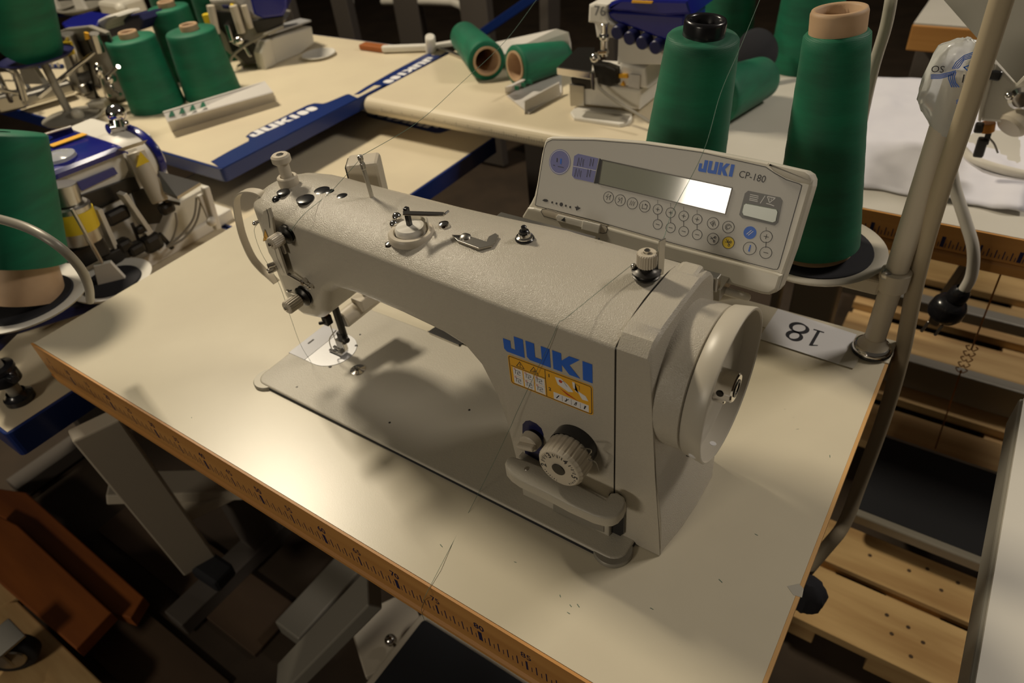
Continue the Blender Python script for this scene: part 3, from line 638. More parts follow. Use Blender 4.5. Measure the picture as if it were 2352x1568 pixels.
# rear rail that carries the control panel
b = MB(); b.box((81.0, 25.9, 21.7), (17, .9, 1.4), .1); b.box((72.5, 25.8, 22.6), (10.5, 1.3, .4), .1); b.build('panel_rail', M['steel'], mc)
b = MB(); b.box((82, 27.4, 20.6), (9, 3.0, .4), .05); b.box((79, 29.2, 20.0), (1.2, .6, 2), .05); b.box((89, 28.0, 20.0), (1.0, 3.0, 1.2), .05); b.build('panel_bracket', M['steel'], mc)
b = MB(); b.box((87.7, 23.0, 23.7), (2.0, 3.0, .9), .4); b.build('cover_boss', M['paint'], mc, sharp=40)
b = MB(); b.tube([at(1625, 655, y=28), at(1665, 668, y=28.2), at(1715, 682, y=28.6), at(1690, 678, y=29.2), at(1640, 684, y=29.5), at(1600, 695, y=29)], .36, 10, 6); b.build('panel_lead', M['ccord'], mc)
b = MB(); b.ball((79.0, 24.6, 23.9), .1); b.build('arm_back_pin', M['dark'], mc)
# ---------------------------------------------------------------- control panel on the machine
FPN = Frame((80, 29.0, 20.5), (1, 0, 0), (0, .40, .917))
def pc(a, c, f=FPN): return f.px(1180+a/3.267, 300+c/3.267)
out = [(95, 692), (82, 670), (76, 635), (85, 605), (125, 540), (150, 490), (170, 400), (205, 180), (228, 85), (245, 55), (285, 42), (600, 50), (960, 78), (1400, 140), (1900, 238), (2190, 305), (2228, 330), (2245, 370), (2240, 420), (2100, 890), (1995, 1180), (1965, 1215), (1925, 1228), (1870, 1222)]
b = MB(); b.prism([pc(*q) for q in out], FPN, -2.0, 0, .28, 3); pan = b.build('control_panel', M['panel'], mc, sharp=40, label='beige control panel with display and round keys')
b = MB(); lip = [(92, 690), (78, 640), (120, 572), (165, 575), (600, 690), (1200, 860), (1980, 1062), (2020, 1080), (1985, 1190), (1925, 1226), (1870, 1220)]
b.prism([pc(*q) for q in lip], FPN, -.1, .42, .22, 3); b.build('panel_lip', M['panel'], pan, sharp=40)
fac = [(162, 558), (175, 480), (205, 290), (232, 130), (250, 88), (290, 68), (600, 72), (960, 100), (1400, 162), (1890, 272), (1960, 320), (2045, 368), (2140, 398), (2162, 412), (2155, 440), (1990, 1020), (1978, 1040), (1950, 1040), (1200, 845), (600, 672), (180, 566)]
b = MB(); b.prism([pc(*q) for q in fac], FPN, -.05, .025); b.build('panel_overlay', M['face'], pan)
b = MB(); b.strip([pc(*q) for q in fac], FPN, .055, w1=.035, closed=True)
b.build('overlay_outline', M['ink'], pan)
b = MB(); bump_ = [(1905, 250), (1950, 300), (2040, 352), (2130, 385), (2225, 405), (2243, 372), (2228, 330), (2190, 305), (1960, 252), (1915, 238)]
b.prism([pc(*q) for q in bump_], FPN, -.1, .3, .2, 2, True); b.build('card_cover', M['panel'], pan)
# display
dq = [(645, 212), (1640, 430), (1588, 626), (610, 395)]
b = MB(); b.prism([pc(*q) for q in ((603, 395), (645, 207), (668, 222), (640, 398))], FPN, 0, .05); b.build('display_edge', M['black'], pan)
b = MB(); b.prism([pc(*q) for q in ((668, 220), (1640, 430), (1588, 626), (640, 398))], FPN, 0, .07, .02); b.build('display', M['lcd'], pan)
b = MB(); b.strip([pc(*q) for q in ((668, 220), (1640, 430), (1588, 626), (640, 398))], FPN, .08, w1=.08, closed=True); b.build('display_frame', M['dark'], pan)
b = MB(); b.prism([pc(*q) for q in ((1735, 470), (1760, 450), (2000, 500), (2018, 525), (1985, 690), (1960, 712), (1715, 655), (1692, 630))], FPN, 0, .05); cn = b.build('counter_bezel', M['greypl'], pan)
b = MB(); b.prism([pc(*q) for q in ((1745, 545), (1975, 590), (1983, 610), (1968, 680), (1945, 690), (1725, 635), (1715, 610), (1728, 555))], FPN, 0, .09, .03); b.build('counter_display', M['lcdx'], pan)
# blue areas
b = MB(); b.disc(FPN, pc(346, 235), 1.43*.5*2*.82, .04, 40); lil = b.build('round_key', M['lilac'], pan, label='round lilac key')
b = MB(); b.prism([pc(*q) for q in ((455, 190), (485, 173), (638, 208), (600, 390), (455, 358), (438, 335))], FPN, 0, .045); b.build('stitch_field', M['lilac'], pan, label='lilac field of stitch shapes')
b = MB(); b.ring(FPN, pc(346, 235), 1.08, .04, .045, 40); b.strip([pc(447, 265), pc(620, 300)], FPN, .04, w1=.05); 
for q in ((1775, 478, 1838, 492), (1772, 492, 1838, 506), (1770, 506, 1832, 520), (1768, 518, 1832, 532), (1850, 545, 1888, 488), (1905, 492, 1965, 505), (1905, 492, 1920, 540), (1920, 540, 1962, 508), (1895, 545, 1925, 552), (1925, 552, 1955, 565)): b.strip([pc(q[0], q[1]), pc(q[2], q[3])], FPN, .06, w1=.056)
b.text('123', FPN, pc(1935, 512), .3, .056)
b.build('white_print', M['paper'], pan)
# logo and model name
pl = MB(); L0 = pc(1382, 302); L1 = pc(1640, 345); ang = 0
FL2 = Frame(FPN(L0[0], L0[1], 0), FPN(L1[0], L1[1])-FPN(L0[0], L0[1]), FPN.V)
h1 = (Vector(pc(1388, 252))-Vector(pc(1378, 297))).length
juki(pl, FL2, (0, -.02), (Vector(L1)-Vector(L0)).length, 1.0, .04); pl.build('panel_logo', M['logo'], pan)
b = MB(); d = Vector(pc(1880, 375))-Vector(pc(1700, 335)); b.text('CP-180', FPN, pc(1790, 347), 0.80, .04, rot=math.atan2(d.y, d.x), sx=.93)
# key rings
K = []
def key(a, c, r=.72, fill=None, sym=None):
    r *= .62
    c_ = pc(a, c)
    g = MB(); g.lathe([(r, 0), (r, .035), (0, .035)], FPN(c_[0], c_[1], .0), FPN.W, 28); k = g.build('key', M[fill or 'face'], pan)
    g = MB()
    if fill != 'logo': g.ring(FPN, c_, r, .045, .05, 28)
    if sym:
        for st in sym: g.strip([(c_[0]+x*r, c_[1]+y*r) for x, y in st], FPN, .05, w1=.05)
    g.build('key_symbol', M['paper'] if fill == 'logo' else M['ink'], pan)
PLUS = [[(-.42, 0), (.42, 0)], [(0, -.42), (0, .42)]]; MIN = [[(-.42, 0), (.42, 0)]]
zz = [[(-.45, -.4), (-.3, .45), (-.1, -.4), (.1, .45), (.3, -.4), (.45, .4)]]
for i, (a, c) in enumerate(((712, 500), (800, 522), (891, 545), (984, 568))):
    sy = [[[(-.3, -.5), (-.1, .1), (-.5, .0), (-.1, .6)], [(.3, -.4), (.3, .5)], [(.1, .1), (.5, .5)]], [[(-.4, -.5), (0, .1), (-.3, .1), (-.3, .5)], [(.3, -.5), (.3, .5), (0, .3)]], zz, [[(-.45, .35), (-.45, -.45), (.4, -.4), (.45, .3), (-.1, .35)], [(.0, .5), (.2, .35), (.0, .2)]]][i]
    key(a, c, .82, None, sy)
for a, c, a2, c2 in ((1081, 590, 1081, 703), (1178, 615, 1178, 728), (1276, 640, 1276, 755), (1377, 665, 1377, 780), (1895, 795, 1892, 915)):
    r = .70 if a < 1800 else .78
    key(a, c, r, None, PLUS); key(a2, c2, r, None, MIN)
    K.append((pc(a, c+38), pc(a2, c2-38))); K.append(('dots', pc(a, c-45), pc(a, c-75)))
key(1496, 695, .8, None, [[(.1, .5), (-.5, 0), (.1, -.5), (.2, .4), (.5, -.3)], [(.0, .2), (-.1, 0), (.0, -.2), (.15, 0), (0, .2)]])
key(1611, 723, .8, None, [[(.5*math.cos(t/3), .5*math.sin(t/3)) for t in range(15)], [(.3*math.cos(t/3+1), .3*math.sin(t/3+1)) for t in range(17)]])
key(1496, 812, .8, None, [[(-.5, -.1), (.3, .4)], [(-.5, .3), (.3, -.3)], [(.3+.17*math.cos(t), .35+.17*math.sin(t)) for t in range(7)], [(.3+.17*math.cos(t), -.35+.17*math.sin(t)) for t in range(7)]])
key(1611, 840, .82, 'yellow', [[(-.5, .5), (.3, -.3)], [(-.1, .5), (-.1, -.1)], [(-.55, .0), (.3, .2)], [(.35+.17*math.cos(t), .2+.17*math.sin(t)) for t in range(7)], [(.2+.17*math.cos(t), -.4+.17*math.sin(t)) for t in range(7)]])
key(1773, 765, .86, 'logo', [[(-.45, -.35), (.15, .45)], [(-.15, -.45), (.45, .35)]])
key(1771, 883, .86, None, None)
for q in K:
    if q[0] == 'dots':
        for i in range(4): t = i/4; b.disc(FPN, (q[1][0]*(1-t)+q[2][0]*t, q[1][1]*(1-t)+q[2][1]*t), .03, .05, 6)
    else: b.strip([q[0], q[1]], FPN, .05, w1=.05)
# stitch shapes
for base, flip in ((238, 1), (320, -1)):
    pts = [(478, base+25*flip), (490, base-35*flip), (500, base+25*flip), (512, base-35*flip), (520, base+30*flip), (528, base-25*flip)]
    if flip < 0: pts = [(458, base+25), (470, base-35), (480, base+25), (492, base-32), (500, base+28), (508, base-20)]
    b.strip([pc(*q) for q in pts], FPN, .07, w1=.055)
    o_ = 572 if flip > 0 else 550
    b.strip([pc(*q) for q in ((o_, base+28), (o_+8, base-30), (o_+22, base+28), (o_+30, base-28))], FPN, .07, w1=.055)
b.disc(FPN, pc(358, 558-5), .19, .05, 12)
for a, c in ((290, 538), (322, 546), (392, 563), (425, 573)): b.disc(FPN, pc(a, c), .11, .05, 10)
b.flat([pc(*q) for q in ((215, 522), (232, 512), (252, 515), (262, 528), (250, 534), (232, 532))], FPN, .05)
b.flat([pc(*q) for q in ((458, 572), (480, 568), (476, 556), (488, 574), (505, 580), (490, 590), (470, 600), (466, 582))], FPN, .05)
b.strip([pc(328, 205), pc(326, 235)], FPN, .1, w1=.05); b.strip([pc(297, 258), pc(312, 262)], FPN, .05, w1=.05); b.strip([pc(332, 268), pc(376, 276)], FPN, .05, w1=.05)
b.build('panel_print', M['ink'], pan)
b = MB(); b.text('i', FPN, pc(1771, 883), .8, .05, bold=.03); b.strip([pc(357, 210), pc(354, 250)], FPN, .16, w1=.05); b.build('blue_print', M['logo'], pan)
# slider
F2 = Frame(FPN(0, 0, .42), FPN.U, FPN.V)
def p2(a, c): return F2.px(1180+a/3.267, 300+c/3.267)
b = MB(); b.prism([p2(*q) for q in ((205, 605), (215, 590), (240, 588), (690, 712), (705, 735), (695, 765), (670, 772), (225, 640))], F2, -.3, .012); b.build('slider_slot', M['beige'], pan)
b = MB(); b.strip([p2(*q) for q in ((205, 605), (215, 590), (240, 588), (690, 712), (705, 735), (695, 765), (670, 772), (225, 640))], F2, .05, w1=.03, closed=True); b.flat([p2(*q) for q in ((358, 672), (388, 648), (390, 680))], F2, .14); b.build('slider_print', M['ink'], pan)
b = MB(); b.prism([p2(*q) for q in ((318, 650), (335, 628), (560, 685), (545, 735), (330, 678))], F2, 0, .12, .05); b.box(F2(*p2(585, 722), .12), (1.9, .9, .25), .08, F2); b.build('speed_slider', M['white'], pan)
# ================================================================ threads, stand and cones of the near bench
def cone(P, T, rb, rt, label, group, core='card', stick=1.6, foot=0.0, cr=None, hollow=True):
    P = Vector(P); T = Vector(T); A = (T-P); Hh = A.length
    t = thing('thread_cone', label, 'thread cone', P, group)
    b = MB(); n = 22; pr = []
    f0 = foot
    for i in range(n+1):
        k = i/n; pr.append((rb+(rt-rb)*k+(.012 if i % 2 else -.012), f0+(Hh-stick-f0)*k))
    cr = cr or rt*.62
    pr = [(rb*.75, f0-.02), (rb-.15, f0)]+pr+[(rt-.25, Hh-stick+.25), (cr, Hh-stick+.3)]
    b.lathe(pr, (0, 0, 0), A, 48); b.build('wound_thread', M['green'], t, local=True, sharp=70)
    b = MB(); b.lathe([(cr, Hh-stick-.5), (cr, Hh-.35), (cr-.12, Hh-.05), (cr-.35, Hh), (cr-.6, Hh-.2), (cr-.65, Hh-3)], (0, 0, 0), A, 40)
    b.build('core_tube', M[core], t, local=True, sharp=60); b = MB()
    if foot: b.lathe([(rb*.72, foot+.6), (rb*.80, foot*.55), (rb*.86, .1), (rb*.82, 0), (rb*.74, .3)], (0, 0, 0), A, 40); b.build('core_foot', M[core], t, local=True, sharp=60)
    return t
ts = thing('thread_stand', 'beige tubular thread stand bolted to the rear right corner of the near table', 'thread stand', (100.6, 50.4, .2))
PX, PY = 100.6, 50.4
b = MB(); b.cyl((PX, PY, .2), (PX, PY, 32), 1.12); b.lathe([(1.15, 2.2), (1.35, 1.6), (1.7, 1.1)], (PX, PY, 0)); b.build('post', M['cable'] if 0 else M['beige'], ts)
b = MB(); b.lathe([(1.6, 1.15), (1.95, 1.0), (2.1, .7), (2.1, .5)], (PX, PY, 0)); b.build('base_washer', M['chrome'], ts)
b = MB(); b.lathe([(2.15, .5), (2.2, .35), (2.15, .18), (0, .18)], (PX, PY, 0)); b.build('rubber_washer', M['black'], ts)
PZ = 10.6
RB = at(1870, 572, y=PY+.6)
b = MB(); b.cyl((PX, PY, PZ-1.7), (PX, PY, PZ+.9), 1.55, bev=.25); b.box(((PX+74)/2-.6, PY, RB.z-2.0), (PX-74, 1.3, 1.9), .25); b.box((PX-4.5, PY-.1, RB.z-2.0), (7, 1.9, 2.0), .3); b.build('cross_arm', M['beige'], ts, sharp=50)
q = at(2036, 632, y=PY-1.1); b = MB(); b.lathe([(.55, -.4), (.55, .25), (.4, .4), (0, .42)], (q.x, PY-1.0, q.z), (0, -1, 0)); b.build('clamp_screw', M['steel'], ts)
RB = at(1870, 572, y=PY+.6); RTp = at(1929, 18, y=PY+.6); LB = at(1545, 545, y=PY+.4); LTp = at(1622, 42, y=PY+.4)
for c in (RB, LB):
    b = MB(); b.lathe([(0, 0), (6.2, 0), (7.4, .5), (7.75, .9), (7.6, 1.05), (6.4, .75), (6.2, .6)], (c.x-.3, c.y+.7, RB.z-.95), seg=56); pl_ = b.build('cone_plate', M['paint_smooth'], ts, sharp=60)
    b = MB(); b.lathe([(6.4, .62), (6.3, .85), (0, .85)], (c.x-.3, c.y+.7, RB.z-.95), seg=48); b.build('foam_pad', M['soft'], pl_)
cone(RB+Vector((0, 0, -.08)), RTp, 4.6, 2.95, 'tall green thread cone with a tan cardboard core, beside the near post', None, 'card', 2.3, 1.0, 2.5)
cone(Vector((LB.x, LB.y, RB.z-.08)), LTp, 5.2, 3.7, 'green thread cone with a glossy black core rising behind the control panel', None, 'black', 1.9, .6, 2.15)
# crumpled clear bag over the post
import mathutils.noise as mn
b = MB(); secs = []
zs = [(2178, 305, 1.35, 1.0), (2172, 282, 1.5, 1.1), (2170, 262, 1.8, 1.2), (2168, 240, 2.15, 1.3), (2172, 210, 2.05, 1.4), (2180, 180, 2.0, 1.4), (2186, 150, 1.9, 1.3), (2196, 125, 1.75, 1.2), (2204, 108, 1.5, 1.0), (2216, 96, .9, .7), (2222, 88, .35, .3)]
for i, (u, v, rx, ry) in enumerate(zs):
    c = at(u, v, y=PY-.1); ring = []
    for k in range(36):
        a = 2*PI*k/36; q = 1+.26*mn.noise(Vector((math.cos(a)*2.2, math.sin(a)*2.2, i*.55)))*(1 if 1 < i < 9 else .3)
        ring.append((c.x+rx*q*math.cos(a), c.y+ry*q*math.sin(a), c.z+.25*mn.noise(Vector((a*1.5, i*.9, 3)))))
    secs.append(ring)
b.loft(secs); bag = b.build('plastic_bag', M['clear']); tag(bag, 'crumpled clear plastic bag with blue print pulled over the top of the thread stand post', 'plastic bag')
b = MB(); FB = FY(PY-1.75)
def fb(a, c): return FB.px(2100+a/4.9, 100+c/4.9)
for k in range(4):
    b.strip([fb(185, 352+k*14), fb(290, 350+k*14), fb(370, 330+k*14), fb(470-k*8, 305+k*14)], FB, .07, w1=0)
    b.strip([fb(470-k*26, 318+k*10), fb(450-k*22, 380+k*4), fb(462-k*20, 440), fb(505-k*28, 492)], FB, .07, w1=0)
    b.strip([fb(428+k*18, 285), fb(470+k*14, 210+k*16), fb(560, 135+k*16), fb(680, 92+k*18)], FB, .07, w1=0)
for k in range(3): b.strip([fb(470, 642+k*16), fb(560, 612+k*16)], FB, .06, w1=0)
b.strip([fb(555, 262), fb(632, 335)], FB, .09, w1=0); b.strip([fb(560, 268), fb(640, 235)], FB, .09, w1=0); b.strip([fb(618, 240), fb(640, 300)], FB, .06, w1=0)
b.build('bag_print', M['logo'], bag)
b = MB(); b.text('SO', FB, fb(265, 283), .8, 0, rot=PI*1.02); b.text('I', FB, fb(550, 400), 1.0, 0, rot=.1); b.build('bag_lettering', M['ink'], bag)
# sewing threads
def thread(pts, label, r=.022, sm=6):
    b = MB(); b.tube(pts, r, 5, sm); return tag(b.build('sewing_thread', M['thread']), label, 'thread')
tg = Vector((TX+.95, TY+.6, ZP+3.0))
thread([at(1745, 0, y=40), at(1700, 110, y=36), at(1655, 215, y=32), at(1615, 350, y=27.2), at(1545, 485, y=26), at(1525, 545, y=22.2), at(1500, 590, y=21)], 'green thread running down in front of the panel to the top tension')
thread([at(1455, 605, z=25.1), at(1380, 665, z=24.9), at(1300, 730, z=24.4), at(1283, 742, z=23.6), at(1262, 790, y=13.0), at(1190, 940, y=12.6), at(1168, 990, y=12.2), at(1100, 1130, z=.65), at(985, 1352, z=.06), at(975, 1378, y=-.1), at(968, 1400, y=-.12), at(975, 1425, y=-.3)], 'thin thread trailing from the top tension over the ruler edge', .02, 4)
thread([at(1232, 0, y=60), at(1160, 95, y=52), at(1060, 190, y=42), at(960, 280, y=33), at(833, 356, y=20.9)], 'long thin thread sloping down from the upper middle to the small steel guide post', .028)
thread([at(830, 362, y=20.8), at(760, 440, z=25.1), at(700, 490, z=24.8), at(668, 530, y=14.2)], 'thread lying across the arm between the guide post and the head', .022)
thread([at(594, 512, x=40.4), at(584, 530, y=16), at(600, 580, y=15.5), at(640, 650, y=15), at(668, 730, y=15), at(690, 790, y=16), at(715, 832, z=.7)], 'thread hanging loose from the take-up lever to the needle plate', .022)
# conduit hanging beside the table corner
b = MB(); b.tube([at(2310, -30, y=47), at(2232, 220, y=48), at(2150, 470, y=50), at(2105, 640, y=52), at(2070, 820, y=53), at(2030, 960, y=52), at(1975, 1110, y=49), at(1940, 1200, y=46), at(1895, 1260, y=43), Vector((98.5, 38, -43)), Vector((94, 34, -44))], .88, 12, 5)
tag(b.build('power_conduit', M['cable']), 'thick beige cable hanging past the rear right corner of the near table', 'cable')
b = MB(); b.tube([at(2050, -20, y=62), at(2035, 60, y=62), at(2008, 150, y=62), at(1985, 250, y=62), at(1960, 380, y=62)], .6, 10, 5)
tag(b.build('air_hose', M['cable'] if 0 else M['frost']), 'thin translucent hose hanging behind the cardboard-cored cone', 'hose')

# ================================================================ benches around
def blue_bench(nm, x0, y0, x1, y1, z, th, label, rb=None):
    t = thing('worktable', label, 'table', ((x0+x1)/2, (y0+y1)/2, -76))
    b = MB(); b.box(((x0+x1)/2, (y0+y1)/2, z-.2), (x1-x0-1.0, y1-y0-1.0, .4)); b.build('tabletop', M['lam2'], t)
    b = MB(); b.prism(rrect(x0, y0, x1, y1, .8, 3), FZ(z-.05), -th, 0, .15); b.build('blue_edging', M['blue'], t, sharp=40)
    b = MB()
    for x in (x0+8, x1-(36 if nm == 'A' else 8)):
        b.box((x, (y0+y1)/2, (z-th-76)/2-3), (5, 7, 76+z-th-6), .3); b.box((x, (y0+y1)/2, -73), (6, y1-y0-6, 4), .3)
        b.box((x, (y0+y1)/2, z-th-1.5), (5, y1-y0-8, 3), .3)
    b.build('stand', M['brownleg'], t)
    return t
tA = blue_bench('A', -150, 49.2, -18.8, 123, 0, 2.8, 'long cream worktable with blue edging at the upper left, carrying three green cones')
tB = blue_bench('B', -42, 43.2, 12.0, 87.8 if 0 else 99.2, -8.5, 3.6, 'cream worktable with blue edging directly behind the left end of the near table')
tC = blue_bench('C', -80, -9.5, 4.6, 42.8, -8.6, 4.4, 'low cream worktable with dark blue edge under the near left overlock machine')
# printed blue corner panels with lettering
def blue_logo(parent, fr, poly, p0, p1, h_):
    b = MB(); b.flat(poly, fr, .03); q = b.build('logo_panel', M['blue'], parent)
    P0, P1 = at(*p0, z=fr.O.z+.05), at(*p1, z=fr.O.z+.05); L = (P1-P0).length; f2 = Frame(P0, P1-P0, Vector((0, 0, 1)).cross(P1-P0))
    b = MB(); juki(b, f2, (0, 0), L*.70, h_, .01)
    for k in (.74, .88): b.flat(rrect(L*k, 0, L*(k+.12), h_, h_*.3), f2, .01)
    b.build('logo_lettering', M['paper'], q)
FA0 = FZ(0.02)
def pz(fr, pts): return [fr.px(*q) for q in pts]
blue_logo(tA, FA0, pz(FA0, [(484, 371), (530, 345), (571, 324), (572, 318), (564, 314), (575, 305), (705, 242), (722, 237), (742, 238), (755, 234), (795, 217), (802, 216)])+[(-18.87, 88.5), (-18.87, 49.3)], (583, 315), (733, 249), 2.9)
FB0 = FZ(-8.48)
blue_logo(tB, FB0, pz(FB0, [(822, 234), (832, 243), (850, 250), (853, 256), (841, 266), (860, 272), (1000, 306), (1012, 306), (1040, 296), (1060, 296), (1135, 318)])+[(11.9, 99.1), (-17, 99.1)], (1018, 286), (862, 252), 3.2)
# middle bench with rounded white front edge
tM = thing('worktable', 'cream worktable with a rounded white front edge and lying cones, at the upper middle', 'table', (20, 106, -76))
b = MB()
prof = [(88.6+2-2*math.cos(math.radians(a)), -2+2*math.sin(math.radians(a))) for a in range(90, -91, -15)]
pr = [(126, 0)]+[(y, z) for y, z in prof]+[(126, -4)]
b.loft([[(x, y, z) for y, z in pr] for x in (-17.5, 57.6)], sm=False); b.build('tabletop', M['lam2'], tM, sharp=30)
b = MB(); b.box((20, 105, -42), (5, 6, 70), .3); b.box((50, 108, -42), (5, 6, 70), .3); b.box((35, 107, -70), (60, 6, 4), .3); b.build('stand', M['brownleg'], tM)
blue_logo(tA, FA0, pz(FA0, [(826, 216), (860, 196), (893, 196), (1008, 132), (1010, 127), (992, 127), (990, 124), (980, 123), (905, 163), (838, 201), (812, 218)]), (984, 131), (877, 189), 2.4)
b = MB(); FM = FY(88.55)
for i in range(110): b.flat([(-12+i*.62, -2.3), (-11.88+i*.62, -2.3), (-11.88+i*.62, -1.4 if i % 5 == 0 else -1.8), (-12+i*.62, -1.4 if i % 5 == 0 else -1.8)], FM, .05)
b.build('edge_marks', M['grey'], tM)
# right bench with ruler
tR = thing('sewing_table', 'white-topped sewing table with an orange ruler edge, carrying a white fabric sheet', 'table', (105, 110, -76))
b = MB(); b.box((105, 110.5, -.2), (94, 54, .4)); b.build('tabletop', M['lam3'], tR)
b = MB(); b.loft([[(x, y, z) for y, z in ((83.2, -.1), (83.2, -4.0), (83.6, -4.4), (83.3, -4.8), (83.3, -6.0), (84.2, -6.6), (86, -6.6), (86, -.1))] for x in (58.2, 152)], sm=False); b.box((105, 111, -3.4), (92, 52, 6), .1); b.build('ruler_edge', M['wood'], tR)
b = MB(); FR = FY(83.2)
for i in range(-70, 110):
    x = 94.1+i*.48; t10 = i % 20 == 0; t5 = i % 10 == 0
    w_, z0, z1 = (.5, -3.6, -1.9) if t10 else ((.28, -3.6, -2.0) if t5 else ((.14, -3.6, -2.3) if i % 2 == 0 else (.1, -3.6, -2.9)))
    if x > 60: b.flat([(x-w_/2, z0), (x+w_/2, z0), (x+w_/2, z1), (x-w_/2, z1)], FR, .03)
b.build('ruler_marks', M['inkb'], tR)
b = MB()
q = at(1890, 680, y=100); b.box((q.x-1.2, 100, -36), (8, 6, 58), .4); b.box((q.x-8.5, 100, -36), (1.6, 3, 58), .3); b.box((146, 100, -36), (8, 6, 58), .4)
b.box((116, 126, -61.8), (88, 3.0, 8), .3); b.box((116, 140, -52), (88, 3.5, 3), .3); b.build('stand', M['grey'], tR)
b = MB(); b.bar(at(2240, 590, y=118), at(2150, 720, y=118), 9, 2, .3); b.build('stand_bracket', M['grey'], tR)
# cloth on it
b = MB(); NX, NY = 26, 30; V = {}
c00, c10, c01, c11 = Vector((87, 89, 0)), Vector((112, 90, 0)), Vector((74, 137, 0)), Vector((112, 137, 0))
for s_, z0 in ((0, .25),):
    for i in range(NX+1):
        for j in range(NY+1):
            u, v = i/NX, j/NY; P = c00*(1-u)*(1-v)+c10*u*(1-v)+c01*(1-u)*v+c11*u*v
            P += Vector((.5*mn.noise(Vector((v*6, u, 1))), .5*mn.noise(Vector((u*6, v, 4))), 0)); h_ = z0+1.0*max(0, mn.noise(Vector((u*3.5, v*4.5, .7)))+.45*mn.noise(Vector((u*9, v*9, 2)))+.25)
            V[i, j] = b.bm.verts.new((P.x, P.y, h_))
for i in range(NX):
    for j in range(NY): f = b.bm.faces.new((V[i, j], V[i+1, j], V[i+1, j+1], V[i, j+1])); f.smooth = True
fo = b.build('fabric_sheet', M['cloth']); md = fo.modifiers.new('s', 'SOLIDIFY'); md.thickness = .003; md.offset = 1
tag(fo, 'crumpled white fabric sheet spread on the right bench behind the post', 'fabric')
# far bench
tF = thing('sewing_table', 'distant white table with an orange ruler edge at the top right', 'table', (105, 190, -76))
b = MB(); b.box((112, 199, -.2), (60, 44, .4)); b.build('tabletop', M['lam3'], tF)
b = MB(); b.box((112, 199, -3.4), (60.4, 44.6, 6), .3); b.build('ruler_edge', M['wood'], tF)
b = MB(); b.box((86, 190, -41), (6, 6, 70), .3); b.box((136, 190, -41), (6, 6, 70), .3); b.build('stand', M['brownleg'], tF)
b = MB(); b.box((108, 186, -24), (30, 12, 22), 2); tag(b.build('fabric_bin', M['bluem']), 'dark blue bin hanging under the distant top-right table', 'bin')
# table at the lower right
tN = thing('worktable', 'plain off-white tabletop at the lower right corner with a dull grey edge', 'table', (150, 10, -76))
b = MB(); b.box((150, 5, -.2), (68.4, 90, .4)); b.build('tabletop', M['lam3'], tN)
b = MB(); b.box((150, 5, -2.4), (69, 90.6, 4.0), .25); b.build('edging', M['grey'], tN)
b = MB(); b.box((150, 5, -40), (8, 8, 70), .3); b.build('stand', M['grey'], tN)

# ================================================================ overlock machines
def prisms(parent, name, mt, fr, items, crop=None, sharp=40):
    b = MB()
    for pts, d0, d1, bv in items: b.prism([fr.px(*q) for q in pts], fr, d0, d1, bv)
    return b.build(name, mt, parent, sharp=sharp)
def cc(L): return [(a/2.904, 240+c/2.904) for a, c in L]
mC = thing('overlock_machine', 'blue-topped overlock sewing machine at the left, in front of the big tilted green cone', 'overlock machine', (-25, 25, -8.6))
FC = Frame((-15.5, 0, 0), (0, 1, 0), (0, 0, 1))
bz = -8.6
b = MB(); b.box((-26, 26, bz+1.2), (22, 40, 2.4), .4); b.box((-28.5, 24, 3.2), (20, 30, 17), .8); b.build('body', M['white'], mC, sharp=40)
prisms(mC, 'front_casting', M['white'], FC, [(cc([(345, 500), (830, 318), (870, 440), (800, 590), (1000, 840), (1030, 900), (700, 1000), (560, 960), (430, 800)]), -4, -.4, .3)])
prisms(mC, 'side_cover', M['panel'], FC, [(cc([(1170, 665), (1390, 545), (1480, 830), (1200, 1000), (1080, 900)]), -10, -.2, .4)])
# blue cover swept over the top
def covsecC(y, zt, zb): return [(-14.8, y, zb), (-14.7, y, zt-.8), (-15.0, y, zt-.25), (-15.7, y, zt), (-30, y, zt+.4), (-33, y, zt-.6), (-33.5, y, zb)]
q0, q1 = FC.px(*cc([(342, 442)])[0]), FC.px(*cc([(812, 262)])[0]); q2 = FC.px(*cc([(342, 505)])[0]); q3 = FC.px(*cc([(825, 322)])[0])
dz = (q1[1]-q0[1])/(q1[0]-q0[0])
b = MB(); ys = [q0[0]-14, q0[0], q1[0]-1.5, q1[0]-.4, q1[0]]; b.loft([covsecC(y, q0[1]+dz*(y-q0[0])+.3-d, q2[1]+dz*(y-q0[0])) for y, d in zip(ys, (0, 0, 0, .5, 1.8))]); b.build('blue_cover', M['bluem'], mC, sharp=35)
yh = q1[0]; zt = q1[1]
b = MB(); b.loft([[(-22+6.6*k*math.cos(a), y, zt-4.9+4.8*k*max(-.9, math.sin(a))) for a in [2*PI*i/28 for i in range(28)]] for y, k in ((yh, .93), (yh+1, 1), (yh+3.4, 1), (yh+5.2, .9), (yh+5.8, .7))]); b.build('head_cover', M['white'], mC, sharp=35)
b = MB(); b.loft([[(-22+6.8*k*math.cos(a), y, zt-4.9+5.0*k*max(-.9, math.sin(a))) for a in [2*PI*i/28 for i in range(28)]] for y, k in ((yh+4.6, .98), (yh+4.8, 1), (yh+5.7, 1), (yh+6.1, .93))]); b.build('blue_band', M['bluem'], mC, sharp=35)
prisms(mC, 'name_plate', M['bluem'], FC, [(cc([(515, 520), (760, 420), (785, 460), (545, 575)]), -.4, .1, 0)])
prisms(mC, 'dark_recess', M['dark'], FC, [(cc([(545, 605), (895, 480), (935, 560), (620, 718)]), -.4, .15, .05), (cc([(875, 575), (960, 560), (1100, 700), (1060, 790), (960, 800)]), -.4, .3, .1)])
def pC(a, c, x): return at(a/2.904, 240+c/2.904, x=x)
